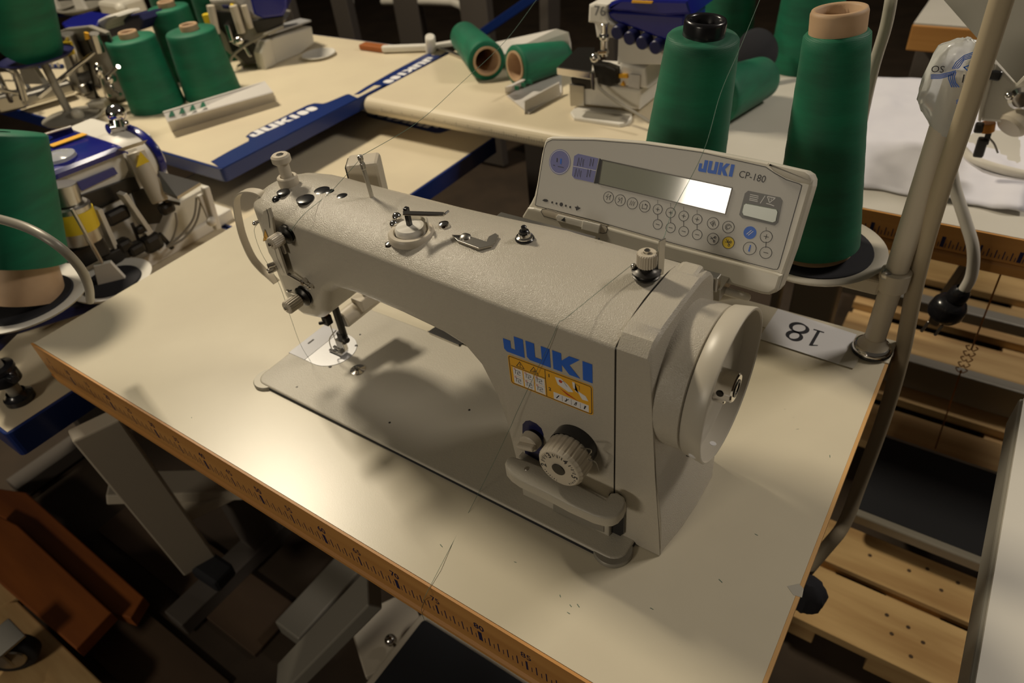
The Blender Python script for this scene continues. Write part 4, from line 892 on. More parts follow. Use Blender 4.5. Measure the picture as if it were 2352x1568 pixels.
b = MB(); b.cyl(pC(900, 315, -14.5), pC(1072, 648, -11.5), 1.55, 1.45, .2); b.lathe([(1.6, .5), (2.6, 0)], pC(880, 270, -14.5), pC(1072, 648, -11.5)-pC(900, 315, -14.5)); b.build('light_tube', M['beige'], mC, sharp=50)
u0, u1, u2 = pC(908, 420, -12.3), pC(998, 380, -12.3), pC(935, 312, -12.3)
b = MB(); b.face([u0, u1, u2]); b.build('warning_triangle', M['yellow'], mC)
b = MB(); b.cyl(pC(450, 660, -12), pC(555, 910, -12), 3.1, bev=.3); b.cyl(pC(405, 530, -12), pC(450, 660, -12), 2.2); b.build('motor_can', M['steel'], mC, sharp=50)
b = MB(); b.cyl(pC(470, 700, -12), pC(522, 825, -12), 3.18, bev=.02); b.build('yellow_sticker', M['yellow'], mC)
b = MB(); pp = [pC(1050, 440, -12), pC(1335, 520, -9.5), pC(1180, 615, -8), pC(1090, 580, -10)]
b.loft([[p-Vector((0, 0, .5)) for p in pp], pp], sm=False); b.build('cloth_plate', M['steel'], mC)
b = MB(); b.bar(pC(1365, 545, -10), pC(1450, 830, -10), 1.4, 1.2, .3); b.ball(pC(1410, 780, -9), .9); b.bar(pC(1330, 600, -10.5), pC(1400, 760, -10.5), .7, 1.0, .2); b.build('side_arm', M['white'], mC, sharp=50)
b = MB(); b.bar(pC(690, 1045, -12), pC(900, 950, -12), 1.2, 2.4, .3); b.box(pC(1010, 920, -12), (2.5, 3.6, 3.2), .9); b.box(pC(820, 940, -12.5), (2.5, 2.8, 2.4), .7); b.box(pC(780, 740, -13.5), (1.6, 4.2, 2.6), .7); b.box(pC(900, 960, -12), (2.5, 3, 2), .6); b.box(pC(940, 830, -12.6), (1.2, 2, 1.4), .4); b.box(pC(560, 990, -12.5), (3, 7, 3.6), .5); b.bar(pC(880, 790, -13), pC(930, 920, -13), .5, .5, .1); b.box(pC(1110, 690, -11), (2, 2.6, 2), .6); b.bar(pC(1090, 640, -11), pC(1190, 660, -11), 1.2, .6, .1); b.bar(pC(1060, 860, -12.5), pC(1150, 960, -12.5), .8, .8, .2); b.build('looper_mechanism', M['dark'], mC, sharp=50)
b = MB(); b.bar(pC(640, 690, -13), pC(760, 960, -13), 2.4, .8, .1); b.bar(pC(810, 590, -12.8), pC(990, 850, -12.8), 2.2, .8, .1); b.bar(pC(960, 840, -12.6), pC(1060, 960, -12.6), 2.0, .8, .1); b.build('cover_plates', M['panel'], mC, sharp=50)
b = MB(); b.tube([pC(1170, 720, -11), pC(1180, 800, -11), pC(1150, 900, -11.5), pC(1110, 950, -12)], .18, 8, 5); b.tube([pC(1310, 620, -11), pC(1290, 760, -11), pC(1200, 880, -11.5), pC(1120, 940, -12)], .2, 8, 5); b.tube([pC(1340, 640, -10.6), pC(1310, 780, -10.8), pC(1230, 890, -11.4), pC(1120, 950, -12)], .2, 8, 5); b.build('air_tubes', M['grey'], mC)
b = MB(); b.cyl(pC(800, 150, -22), pC(775, 45, -22), 1.6, 1.3, .3); b.ball(pC(775, 60, -22), 1.65); b.cyl(pC(720, 165, -22), pC(835, 140, -22), .9); b.ball(pC(830, 130, -21), .8); b.build('thread_guide_knob', M['chrome'], mC)
b = MB(); b.lathe([(2.6, 0), (2.5, .5), (1.5, .9), (0, 1.0)], pC(392, 345, -18)+Vector((0, 0, -.3))); b.build('oil_sight', M['clear'], mC)
b = MB(); fz = FZ(q0[1]+dz*9+.75); b.box(pC(470, 265, -24)+Vector((0, 0, .8)), (1.6, 6, .12), 0, Frame((0, 0, 0), (1, 0, 0), (0, 1, dz))); b.build('top_label', M['amber'], mC)
b = MB(); b.cyl(pC(565, 258, -23), pC(565, 250, -23), 1.5, 1.3, .1); b.build('filler_cap', M['dark'], mC)
b = MB(); b.bar(pC(300, 198, -28), pC(475, 145, -28), .5, .3, .05); b.loft([[pC(300, 200, -28), pC(475, 148, -28), pC(515, 215, -30), pC(440, 240, -30)], [p+Vector((0, 0, .3)) for p in (pC(300, 200, -28), pC(475, 148, -28), pC(515, 215, -30), pC(440, 240, -30))]], sm=False); b.build('guide_flap', M['steel'], mC)

# its thread stand with plates and cone
sC = thing('thread_stand', 'dark blue and grey thread stand with white plates at the far left edge', 'thread stand', (-1, -4.6, -8.6))
b = MB(); b.cyl((-1.0, -4.5, -8.5), (-1.0, -4.5, 30), .95); b.build('post', M['grey'], sC)
b = MB(); b.lathe([(2.0, 0), (2.0, .8), (1.6, 1.0), (1.3, 1.6)], (-1.0, -4.5, -8.55)); b.lathe([(1.6, 3.4), (2.0, 3.7), (2.0, 5.0), (1.7, 5.4), (2.1, 5.7), (2.1, 6.3), (1.3, 6.6)], (-1.0, -4.5, -8.55)); b.cyl((.4, -4.5, -3.6), (2.0, -4.1, -3.6), .6); b.build('clamp', M['black'], sC, sharp=50)
pc1 = at(62, 686, z=2.0); pc2 = at(258, 646, z=-3.2)
b = MB(); b.bar(at(-30, 770, z=-4.5), at(290, 672, z=-4.5), 2.6, 1.6, .3); b.bar((-1, -4.5, .4), (pc1.x, pc1.y, .4), 2.2, 1.4, .3); b.build('cross_arm', M['navy'], sC, sharp=50)
for c, r in ((pc1, 8.9), (pc2, 6.4)):
    b = MB(); b.lathe([(0, 0), (r*.75, 0), (r*.95, .5), (r, 1.0), (r*.97, 1.1), (r*.75, .5), (0, .5)], (c.x, c.y, c.z-.6), seg=56); p_ = b.build('cone_plate', M['white'], sC, sharp=60)
    b = MB(); b.lathe([(r*.72, .5), (r*.7, .8), (0, .8)], (c.x, c.y, c.z-.6), seg=48); b.build('foam_pad', M['soft'], p_)
b = MB(); c = pc2; b.prism([(-2.2, 0), (2.2, 0), (1.3, 3.6), (-1.3, 3.6)], Frame((c.x, c.y, c.z), (.6, .8, 0), (0, 0, 1)), -.4, .4, .1); b.build('spool_pin_holder', M['white'], sC)
b = MB(); b.cyl((c.x, c.y, c.z+3.4), (c.x, c.y, c.z+13.5), .3); b.build('spool_pin', M['steel'], sC)
T_ = Vector((-7.3, 13.9, 23.7))
cone((pc1.x, pc1.y, pc1.z+.2), T_, 6.0, 5.2, 'big green thread cone with a torn cardboard foot, at the left edge', None, 'card', .15, 5.6, .9)
b = MB(); b.tube([at(-20, 498, y=1), at(60, 522, y=1), at(130, 562, y=1.5), at(180, 610, y=2.5), at(203, 655, y=3.5), at(207, 690, y=5)], .5, 10, 6); tag(b.build('grey_cord', M['greypl'] if 0 else M['grey']), 'grey cord arching in front of the big cone at the left edge', 'cord')

# second overlock, behind
def overlock(name_l, x0, x1, y0, y1, z0, h, label, tw=0):
    """body box, cylinder arm, blue cover, head, knobs; sized by its footprint"""
    W_, D_ = x1-x0, y1-y0
    t = thing('overlock_machine', label, 'overlock machine', ((x0+x1)/2, (y0+y1)/2, z0), 'blue-topped overlock machines')
    return t
m2 = thing('overlock_machine', 'blue-topped overlock machine with a yellow sticker, left of the standing green cones', 'overlock machine', (-86, 72, 0))
F2_ = FY(62.0)
def cd(L): return [(a/5.227, c/5.227) for a, c in L]
b = MB(); b.box((-87, 74, 2.7), (19, 22, 5), .8); b.build('body', M['grey'], m2, sharp=40)
prisms(m2, 'front_casting', M['grey'], F2_, [(cd([(640, 400), (760, 350), (1040, 320), (1250, 400), (1400, 800), (1500, 1180), (1200, 1160), (980, 1150), (850, 1080), (760, 780)]), -1.4, -.3, .3)])
prisms(m2, 'dark_recess', M['dark'], F2_, [(cd([(900, 480), (1040, 470), (1100, 620), (1000, 700)]), -.4, .2, .1), (cd([(900, 840), (1060, 760), (1160, 1180), (1030, 1160)]), -.4, .2, .1), (cd([(1200, 420), (1290, 420), (1440, 820), (1380, 840)]), -.4, .1, .1)])
b = MB(); 
for (a0, a1, c0, c1, r) in ((800, 400, 980, 840, 1.7), (980, 1010, 1040, 1120, 1.3)): b.cyl(at(a0/5.227, a1/5.227, y=60.5), at(c0/5.227, c1/5.227, y=60.5), r, bev=.2)
b.cyl(at(1130/5.227, 400/5.227, y=60), at(1200/5.227, 620/5.227, y=60), 1.1); b.build('cylinders', M['steel'], m2, sharp=50)
b = MB(); fq = FY(58.6); b.prism([fq.px(*q) for q in cd([(725, 510), (850, 500), (890, 650), (800, 680)])], fq, -.3, .1); b.build('yellow_sticker', M['yellow'], m2)
b = MB(); fq = FY(58.9); b.prism([fq.px(*q) for q in cd([(1010, 385), (1055, 400), (1070, 470), (1030, 480)])], fq, -.3, .1); b.build('small_sticker', M['amber'], m2)
b = MB(); FT2 = FZ(16.5)
b.prism([FT2.px(*q) for q in cd([(735, 270), (860, 200), (1100, 130), (1330, 160), (1400, 185), (1200, 240), (1150, 310), (960, 320), (770, 310)])], FT2, -2.2, 0, .6, 3); b.build('blue_cover', M['bluem'], m2, sharp=40)
b = MB(); F8 = FY(71)
b.prism([F8.px(*q) for q in cd([(1150, 300), (1180, 240), (1270, 195), (1400, 175), (1420, 200), (1320, 250), (1275, 310), (1290, 360), (1160, 355)])], F8, -6, .2, .5, 3); b.build('head_cover', M['white'], m2, sharp=40)
b = MB(); F8 = FY(76)
b.prism([F8.px(*q) for q in cd([(1270, 320), (1320, 250), (1500, 205), (1680, 180), (1725, 240), (1700, 360), (1520, 420), (1320, 470)])], F8, -6, .2, .6, 3); b.build('blue_side', M['navy'], m2, sharp=40)
b = MB(); b.ball(at(1330/5.227, 940/5.227, y=60.5), 1.3); b.ball(at(1200/5.227, 850/5.227, y=60.5), 1.2, (1, 1, 1.6)); b.tube([at(1420/5.227, 800/5.227, y=60), at(1300/5.227, 930/5.227, y=60), at(1360/5.227, 1060/5.227, y=60), at(1450/5.227, 1130/5.227, y=60)], .4, 8, 5); b.box(at(1250/5.227, 1090/5.227, y=61.5), (4, 2, 3), .4); b.bar(at(1200/5.227, 900/5.227, y=60), at(1260/5.227, 1120/5.227, y=60), .8, .8, .1); b.build('presser_mechanism', M['chrome'], m2, sharp=50)
# third overlock with white box cover
m3 = thing('overlock_machine', 'overlock machine with a large cream box cover at the top left, near the white saucer', 'overlock machine', (-70, 104, 0))
F3_ = Frame((-59.5, 0, 0), (0, 1, 0), (0, 0, 1))
def ce(L): return [(400+a/6.533, c/6.533) for a, c in L]
prisms(m3, 'box_cover', M['panel'], F3_, [(ce([(1440, 590), (2070, 400), (2110, 650), (1900, 810), (1520, 970)]), -9, 0, .4), (ce([(1340, 620), (1430, 570), (1520, 970), (1350, 1050), (1290, 800)]), -2.5, .5, .4)])
b = MB(); pp = [at(400+a/6.533, c/6.533, x=x) for a, c, x in ((1420, 540, -59.3), (2060, 330, -59.3), (1900, 300, -66), (1480, 430, -66))]
b.loft([[p+Vector((0, 0, .1)) for p in pp], [p+Vector((0, 0, .5)) for p in pp]], sm=False); b.build('cloth_plate', M['satin'], m3)
b = MB(); F3b = Frame((-68, 92, 0), (.75, .66, 0), (0, 0, 1))
def cf(L): return [F3b.px(*q) for q in ce(L)]
b.prism(cf([(520, 0), (900, -20), (1200, 200), (1680, 300), (1600, 420), (1260, 560), (1360, 960), (1040, 980), (760, 760), (640, 400)]), F3b, -10, 0, .6); b.build('body', M['grey'], m3, sharp=40)
b = MB(); b.prism(cf([(580, 150), (900, 190), (980, 480), (800, 560), (680, 420)]), F3b, 0, .4, .2); b.prism(cf([(1150, 300), (1650, 230), (1640, 420), (1250, 500)]), F3b, 0, .6, .3); b.prism(cf([(760, 500), (1200, 640), (1340, 900), (1080, 960), (860, 760)]), F3b, 0, .3, .2); b.build('dark_recess', M['dark'], m3, sharp=40)
b = MB(); b.prism(cf([(1140, -60), (1700, -80), (1700, 120), (1640, 220), (1340, 260), (1210, 200)]), F3b, -8, 1.5, .6, 3); b.build('blue_cover', M['bluem'], m3, sharp=40)
b = MB(); b.prism(cf([(720, 70), (830, 80), (830, 130), (740, 120)]), F3b, 0, .6, .1); b.build('name_plate', M['navy'], m3)
b = MB(); b.prism(cf([(440, 200), (590, 175), (640, 340), (600, 380), (490, 340)]), F3b, .1, 2.0, .1); b.prism(cf([(850, 50), (900, 60), (920, 150), (880, 160)]), F3b, .1, 1.2, .1); b.build('yellow_sticker', M['yellow'], m3)
def pf(a, c, w): q = F3b.px(*ce([(a, c)])[0]); return F3b(q[0], q[1], w)
b = MB(); b.cyl(pf(900, 60, 1.5), pf(1030, 470, 1.5), 1.0); b.cyl(pf(1060, 60, 1.3), pf(1160, 400, 1.3), .8); b.cyl(pf(560, 60, 1.3), pf(650, 480, 1.5), 1.0); b.build('light_tube', M['beige'], m3, sharp=50)
b = MB(); b.bar(pf(800, 340, 1), pf(880, 600, 1), 1.6, 1.2, .2); b.ball(pf(990, 580, 1.4), 1.5, (1, 1, .8)); b.bar(pf(880, 600, 1), pf(1080, 690, 1.2), 1.0, .8, .2); b.bar(pf(1080, 690, 1), pf(1160, 830, 1), .9, .8, .2); b.cyl(pf(1000, 960, 1), pf(1040, 1120, 1), .9); b.lathe([(1.8, 0), (1.5, .8), (0, 1)], pf(1010, 1140, 1)); b.build('presser_mechanism', M['chrome'], m3, sharp=50)
b = MB(); b.tube([pf(860, 900, 1.5), pf(900, 800, 1.6), pf(1100, 640, 1.8), pf(1400, 480, 1.8), pf(1650, 370, 1.5)], .35, 8, 5); b.build('tube', M['grey'], m3)

# middle overlock on the middle bench
m4 = thing('overlock_machine', 'blue-topped overlock machine with four dark knobs, left of the black-cored cone', 'overlock machine', (42, 106, 0))
F4 = FY(101.0)
def cg(L): return [(1240+a/7.127, 100+c/7.127) for a, c in L]
def ch(L): return [(1340+a/9.8, c/9.8) for a, c in L]
prisms(m4, 'body', M['white'], F4, [(cg([(500, 640), (760, 660), (880, 640), (1240, 700), (1650, 760), (1620, 1090), (760, 1010), (510, 1020)]), -14, 0, .5), (cg([(1280, 340), (1700, 420), (1740, 760), (1240, 700)]), -12, -.5, .5), (ch([(180, 500), (760, 520), (850, 560), (1900, 900), (1900, 1500), (700, 1500), (720, 900), (240, 880)]), -12, -1.0, .3)])
prisms(m4, 'head_cover', M['white'], F4, [(ch([(150, 480), (170, 80), (330, 30), (620, 60), (580, 250), (640, 420), (760, 540), (700, 560)]), -8, 1.0, .5)])
prisms(m4, 'blue_cover', M['bluem'], F4, [(ch([(590, 180), (650, 30), (900, -60), (2400, -30), (2500, 300), (1900, 330), (600, 200)]), -10, 1.0, .5), (ch([(580, 260), (700, 230), (2300, 330), (2300, 900), (1850, 890), (1100, 600), (760, 480), (620, 380)]), -9, .6, .4)])
b = MB()
for a, c in ((790, 715), (1070, 840), (1350, 945), (1650, 1045)):
    q = at(1340+a/9.8, c/9.8, y=99.6); b = MB(); b.cyl(q+Vector((0, 1.6, 0)), q+Vector((0, -.8, 0)), 1.35, 1.2, .2); b.build('tension_knob', M['navy'], m4, sharp=50)
prisms(m4, 'front_opening', M['dark'], F4, [(cg([(510, 560), (860, 590), (860, 740), (740, 740), (730, 680), (530, 660)]), -1, .15, .05), (cg([(880, 300), (1100, 330), (1280, 400), (1300, 640), (1180, 690), (960, 640)]), -1, .8, .3)])
b = MB(); b.prism([F4.px(*q) for q in cg([(505, 650), (740, 680), (745, 1000), (520, 1010)])], F4, 0, .6, .1); b.build('front_plate', M['steel'], m4)
b = MB(); pp = [at(1240+a/7.127, 100+c/7.127, y=y) for a, c, y in ((285, 390, 98.5), (840, 480, 98.5), (900, 60, 108), (620, 60, 108))]
b.loft([[p-Vector((0, 0, .5)) for p in pp], pp], sm=False); b.build('cloth_plate', M['dark'], m4)
b = MB(); b.bar(at(1240+285/7.127, 100+440/7.127, y=98.4), at(1240+840/7.127, 100+520/7.127, y=98.4), .5, 1.6, .2); b.bar(at(1240+860/7.127, 100+480/7.127, y=98.4), at(1240+880/7.127, 100+760/7.127, y=98.4), .5, .6, .1); b.build('plate_edge', M['chrome'], m4)
b = MB(); q = at(1340+470/9.8, 830/9.8, y=99.5); b.cyl(q+Vector((0, 0, 2.4)), q+Vector((0, 0, -3.5)), .7); b.ball(q, 1.0); b.ball(at(1340+260/9.8, 1300/9.8, y=99), 1.0); b.bar(at(1340+340/9.8, 1180/9.8, y=99), at(1340+560/9.8, 1160/9.8, y=99), .8, .8, .2); b.build('presser_mechanism', M['chrome'], m4, sharp=50)
prisms(m4, 'warning_sticker', M['amber'], F4, [(cg([(1300, 495), (1430, 500), (1440, 565), (1300, 560)]), -.4, .15, 0), (cg([(1320, 680), (1390, 690), (1355, 620)]), -.4, .15, 0)])
prisms(m4, 'data_label', M['pkg'], F4, [(cg([(1460, 500), (1640, 520), (1630, 740), (1450, 700)]), -.4, .12, 0)])
prisms(m4, 'top_label', M['amber'], FY(99.9), [(ch([(1100, 10), (1560, 30), (1540, 80), (1090, 60)]), -.2, .15, 0)])
b = MB(); b.text('76', FY(99.9), FY(99.9).px(1378, 26), 2.4, .1, bold=.03); b.build('printed_letters', M['greypl'], m4)
b = MB(); b.tube([at(1240+920/7.127, 100+560/7.127, y=98), at(1240+980/7.127, 100+730/7.127, y=97.6), at(1240+1300/7.127, 100+980/7.127, y=97.2), at(1240+1560/7.127, 100+1130/7.127, y=96.5), at(1240+1800/7.127, 100+1290/7.127, y=95.5)], .32, 8, 5); b.build('air_tube', M['grey'], m4)
# loose throat cover lying in front
b = MB(); Fz = FZ(.05); out = [Fz.px(*q) for q in cg([(500, 1170), (560, 1110), (690, 1070), (1520, 1160), (1500, 1290), (1400, 1350), (1300, 1370), (560, 1260)])]; b.prism(out, Fz, 0, .7, .25)
o_ = b.build('plastic_tray', M['white'], None, sharp=40); tag(o_, 'flat white plastic tray lying in front of the middle overlock machine', 'tray')
b = MB(); b.prism([FZ(.8).px(*q) for q in cg([(690, 1190), (760, 1110), (1480, 1180), (1420, 1290), (720, 1210)])], FZ(.8), -.06, .02); b.build('tray_recess', M['grey'], o_)

# loose cones
def cone_v(u, v, z, h, rb, rt, label, tiltx=0, tilty=0, **k):
    P = at(u, v, z=z); return cone((P.x, P.y, z+.02), (P.x+tiltx, P.y+tilty, z+h), rb, rt, label, k.pop('group', None), **k)
GA = None
cone_v(364, 243, 0, 17.4, 6.4, 5.5, 'green thread cone standing in the row on the left table, left one in front', core='card', stick=1.7, cr=2.1)
cone_v(490, 214, 0, 16.4, 6.8, 5.7, 'green thread cone on the left table, right one just behind the slotted tray', core='card', stick=1.7, cr=2.1)
cone((-76.5, 84.5, .02), (-76.5, 84.5, 18.5), 5.6, 5.0, 'green thread cone standing behind and between the two front cones on the left table', None, core='card', stick=1.7, cr=2.1)
cone((-92, 96, .02), (-92, 96, 26), 6.5, 5.6, 'large green thread cone cut by the top edge, left of the pair behind the row', None, cr=2.2)
cone((-79.5, 99.5, .02), (-79.5, 99.5, 26), 5.6, 4.8, 'shiny green thread cone cut by the top edge, right of the pair behind the row', None, cr=2.2)
P = at(68, 100, y=50); cone((P.x, P.y, P.z), at(20, -160, y=50), 6.4, 5.2, 'green thread cone on a stand in the top left corner', None, cr=2.2)
sT = thing('thread_stand', 'blue and grey thread stand under the green cone in the top left corner', 'thread stand', (P.x, P.y, 0))
b = MB(); b.lathe([(0, 0), (7, .1), (8, .8), (7.8, 1)], (P.x, P.y, P.z-3.4), seg=40); b.build('cone_plate', M['navy'], sT); b = MB(); b.cyl((P.x-3, P.y+2, P.z-1.4), (P.x-3, P.y+2, .1), .9); b.lathe([(6, 0), (6.5, .6), (2, 1.2), (1, 2)], (P.x-3, P.y+2, 0.02)); b.prism([(-3, 0), (3, 0), (1.6, 6.5), (-1.6, 6.5)], Frame((P.x-2, P.y-2, P.z-8.4), (.9, .3, 0), (0, 0, 1)), -.6, .6, .2); b.build('post', M['grey'], sT)
b = MB(); a_ = at(-10, 152, z=4); c_ = at(145, 153, z=4); b.bar(a_, c_, 1.3, 1.1, .3); b.build('cross_bar', M['blue'], sT)
for u in (52, 65, 120, 134):
    q = at(u, 150, z=4.8); b = MB(); b.cyl(q-Vector((0, 0, .4)), q+Vector((0, 0, .9)), .3); b.build('bar_knob', M['white'], sT)
P1 = at(1100, 158, z=4.2); P2 = at(1070, 82, z=4.6)
def lying(u0, v0, u1, v1, z, rb, rt, label, cr):
    a_ = at(u0, v0, z=rb+z); c_ = at(u1, v1, z=rt+z+.2); return cone(a_, c_, rb, rt, label, None, core='card', stick=.3, foot=.02, cr=cr)
# lying cones show their wide end with the cardboard bore
def lying_cone(w_, nrw, rb, rt, label):
    W0 = Vector(w_); N0_ = Vector(nrw); A = N0_-W0; L = A.length
    t = thing('thread_cone', label, 'thread cone', W0)
    b = MB(); b.lathe([(rb*.72, -.02), (rb-.2, 0), (rb, .3)]+[(rb+(rt-rb)*i/12+(.04 if i % 2 else 0), .3+(L-.8)*i/12) for i in range(1, 13)]+[(rt-.3, L), (rt*.4, L)], (0, 0, 0), A, 44); b.build('wound_thread', M['green'], t, local=True, sharp=60)
    b = MB(); b.lathe([(rb*.74, .3), (rb*.74, -.35), (rb*.70, -.45), (rb*.62, -.3), (rb*.56, 2), (rb*.42, L*.7)], (0, 0, 0), A, 40); b.build('core_tube', M['card'], t, local=True, sharp=60)
    return t
Q0 = at(1184, 152, z=4.9); Q1 = at(1292, 128, z=3.9); lying_cone(Q0, (Q1-Q0)*1.05+Q0, 4.4, 3.2, 'green thread cone lying on its side, its cardboard bore facing the camera')
Q0 = at(1118, 140, z=4.4); Q1 = at(1066, 84, z=3.6); lying_cone(Q0, Q1, 4.4, 3.7, 'green thread cone lying behind the upright white carton, pointing away')
# right hand group of cones behind the panel
Q0 = at(1680, 215, z=6.2); Q1 = at(1775, 125, z=6.0); lying_cone(at(1640, 225, z=5.2), at(1752, 178, z=4.2), 5.2, 4.0, 'green thread cone lying with a dark end, seen between the two upright cones')
b = MB(); b.lathe([(4.4, 0), (4.5, .5), (3.6, 1.2), (0, 1.3)], at(1738, 118, y=128), (.6, -.6, .5)); tag(b.build('foam_disc', M['soft']), 'round black foam disc leaning at the end of the lying cone behind the panel', 'foam disc')
cone((49.5, 139, .05), (49.5, 139, 24), 6.0, 4.8, 'dark green thread cone standing behind the black-cored cone at the top', None, core='card', cr=2.0)
cone((66.5, 140, .05), (66.5, 140, 27), 7.0, 5.6, 'broad green thread cone cut by the top edge, left of the cardboard-cored cone', None, core='card', cr=2.0)
b = MB(); q = at(1812, 150, z=.1); b.box((q.x, q.y, 1.8), (3.0, 2.2, 3.6), .4); sp_ = b.build('spool_pin_base', M['white']); tag(sp_, 'small white spool pin block on the bench between the cones', 'spool pin')
b = MB(); b.cyl((q.x, q.y, 3.6), (q.x, q.y, 12), .25); b.build('pin', M['steel'], sp_)

# white slotted trays, cartons, saucer, clear cap
def slotted(label, P0, P1, wd, h, z0=0.02, slots=4, lean=0, nm='slotted_tray'):
    P0 = Vector(P0); P1 = Vector(P1); U = (P1-P0).normalized(); L = (P1-P0).length; Vv = Vector((-U.y, U.x, 0))
    F_ = Frame(P0, U, Vv); b = MB()
    b.box(F_(L/2, 0, .2), (L, wd, .4), .1, F_)
    b.box(F_(L/2, -wd/2, h/2), (L, .35, h), .1, F_)
    if 1:
        zz_ = h*.5; s0 = 1.2; sw_ = 2.0; F9 = Frame(F_(0, wd/2, 0), U, (0, 0, 1))
        b.prism([(0, 0), (L, 0), (L, h), (0, h)], F9, -.17, .17, .1)
    o = b.build(nm, M['pkg'], None, sharp=40); tag(o, label, 'tray')
    g = MB()
    for i in range(slots): 
        for w_ in (.2,): g.prism([(s0+i*sw_, h*.35), (s0+i*sw_+1.1, h*.35), (s0+i*sw_+1.1, h*.8), (s0+i*sw_+.3, h*.8)], F9, -.18, w_)
    if slots: g.build('slots', M['green'] if 'left' in label else M['dark'], o)
    return o
A0 = at(372, 262, z=4); A1 = at(612, 190, z=3.6); B0 = at(395, 303, z=0); B1 = at(634, 232, z=0)
b = MB(); top0, top1 = at(374, 256, z=5.2), at(608, 186, z=4.6)
F_ = [B0, B1, at(630, 212, z=3.0), at(612, 192, z=4.2), top1, top0, at(382, 275, z=3.6)]
b = MB(); mid0, mid1 = at(385, 280, z=3.4), at(628, 212, z=3.0)
n1 = Vector((.3, -.3, 0))
for quad in ((B0, B1, mid1, mid0), (mid0, mid1, top1, top0)):
    nn = (quad[1]-quad[0]).cross(quad[3]-quad[0]).normalized()*.3
    b.loft([[p-nn for p in quad], list(quad)], sm=False)
back0, back1 = top0+Vector((-1.5, 2.5, -5.1)), top1+Vector((-1.5, 2.5, -4.5)); quad = (top0, top1, back1, back0); nn = (quad[1]-quad[0]).cross(quad[3]-quad[0]).normalized()*.3; b.loft([[p-nn for p in quad], list(quad)], sm=False)
st_ = b.build('slotted_tray', M['pkg'], None, sharp=30); tag(st_, 'white slotted plastic tray lying in front of the green cones on the left table', 'tray')
FS_ = Frame(mid0, mid1-mid0, top0-mid0); b = MB()
for i in range(4):
    c_ = FS_.px(392+i*24, 262-i*7); b.flat([(c_[0]-.7, c_[1]-.6), (c_[0]+.7, c_[1]-.6), (c_[0]+.7, c_[1]+.6), (c_[0]+.2, c_[1]+.6)], FS_, .04)
b.build('slots', M['green'], st_)
b = MB(); F_ = Frame(at(1215, 262, z=.1), at(1300, 165, z=.1)-at(1215, 262, z=.1), (0, 0, 1))
def wedge(pts_px, zs, w, nm, mt, label, cat):
    b = MB(); P = [at(u, v, z=z) for (u, v), z in zip(pts_px, zs)]; nn = Vector(w)
    b.loft([P, [p+nn for p in P]], sm=False); o = b.build(nm, M[mt], None, sharp=30); return tag(o, label, cat)
o_ = wedge([(1122, 100), (1150, 128), (1308, 108), (1306, 74), (1278, 66)], (4.2, 3.0, 5.4, 8.6, 9.2), (-1.0, 2.6, -3.2), 'white_carton', 'pkg', 'white open carton standing on edge between the two lying cones', 'carton')
b = MB(); b.loft([[at(1160, 215, z=.2), at(1290, 150, z=.2), at(1288, 140, z=2.0), at(1160, 200, z=3.2)], [p+Vector((1.0, 1.0, 0)) for p in (at(1160, 215, z=.2), at(1290, 150, z=.2), at(1288, 140, z=2.0), at(1160, 200, z=3.2))]], sm=False)
b.loft([[at(1165, 222, z=.1), at(1215, 262, z=.1), at(1290, 215, z=.1), at(1290, 150, z=.1)], [p+Vector((0, 0, .3)) for p in (at(1165, 222, z=.1), at(1215, 262, z=.1), at(1290, 215, z=.1), at(1290, 150, z=.1))]], sm=False)
b.loft([[at(1205, 262, z=.1), at(1288, 220, z=.1), at(1285, 190, z=2.6), at(1205, 232, z=2.6)], [p+Vector((-.4, .5, 0)) for p in (at(1205, 262, z=.1), at(1288, 220, z=.1), at(1285, 190, z=2.6), at(1205, 232, z=2.6))]], sm=False)
o_ = b.build('slotted_tray', M['pkg'], None); tag(o_, 'white slotted tray on the middle table in front of the cone with the visible bore', 'tray')
b = MB()
for i in range(3):
    q = at(1187+i*15, 202-i*7, z=3.3); b.box(q, (1.0, .3, .8), 0)
b.build('slots', M['green'], o_)
q = at(733, 127, z=.3); b = MB(); b.lathe([(3.2, 0), (4.6, .7), (4.5, .9), (3, .7), (0, .75)], (q.x, q.y, .02), seg=40); tag(b.build('saucer', M['white'], None, sharp=60), 'white saucer-shaped lid lying beside the box cover on the left table', 'lid')
b = MB(); q0, q1 = at(878, 112, z=1.2), at(985, 108, z=1.2); b.bar(q0, q1, 1.6, 1.6, .4); b.cyl(at(990, 118, z=.1), at(988, 84, z=4.6)*1.0, 1.4, 1.3, .3); b.bar(q1, at(1045, 98, z=1.0), 1.8, 1.2, .3); tag(b.build('white_fitting', M['white'], None, sharp=40), 'white plastic tube fitting lying at the back edge of the middle table', 'fitting')
b = MB(); b.tube([at(1010, 112, z=.6), at(1060, 130, z=.6), at(1115, 165, z=.6)], .45, 8, 4); tag(b.build('steel_rod', M['chrome'], None), 'bent bright steel rod running to the lying green cone on the middle table', 'rod')
q = at(195, 265, z=.2); b = MB(); b.tube([at(170, 262, z=.3), at(175, 278, z=.3), at(215, 272, z=.5), at(245, 250, z=.8)], .35, 8, 4); b.ball(at(178, 262, z=1.6), 1.5, (.9, .9, 1.0)); b.box(at(228, 240, z=1.2), (4.5, 3.0, 2.2), .5, Frame((0, 0, 0), (.8, .6, 0), (-.6, .8, 0))); tag(b.build('plastic_part', M['frost'], None, sharp=40), 'small translucent plastic part lying behind the chrome guide of the left overlock machine', 'part')
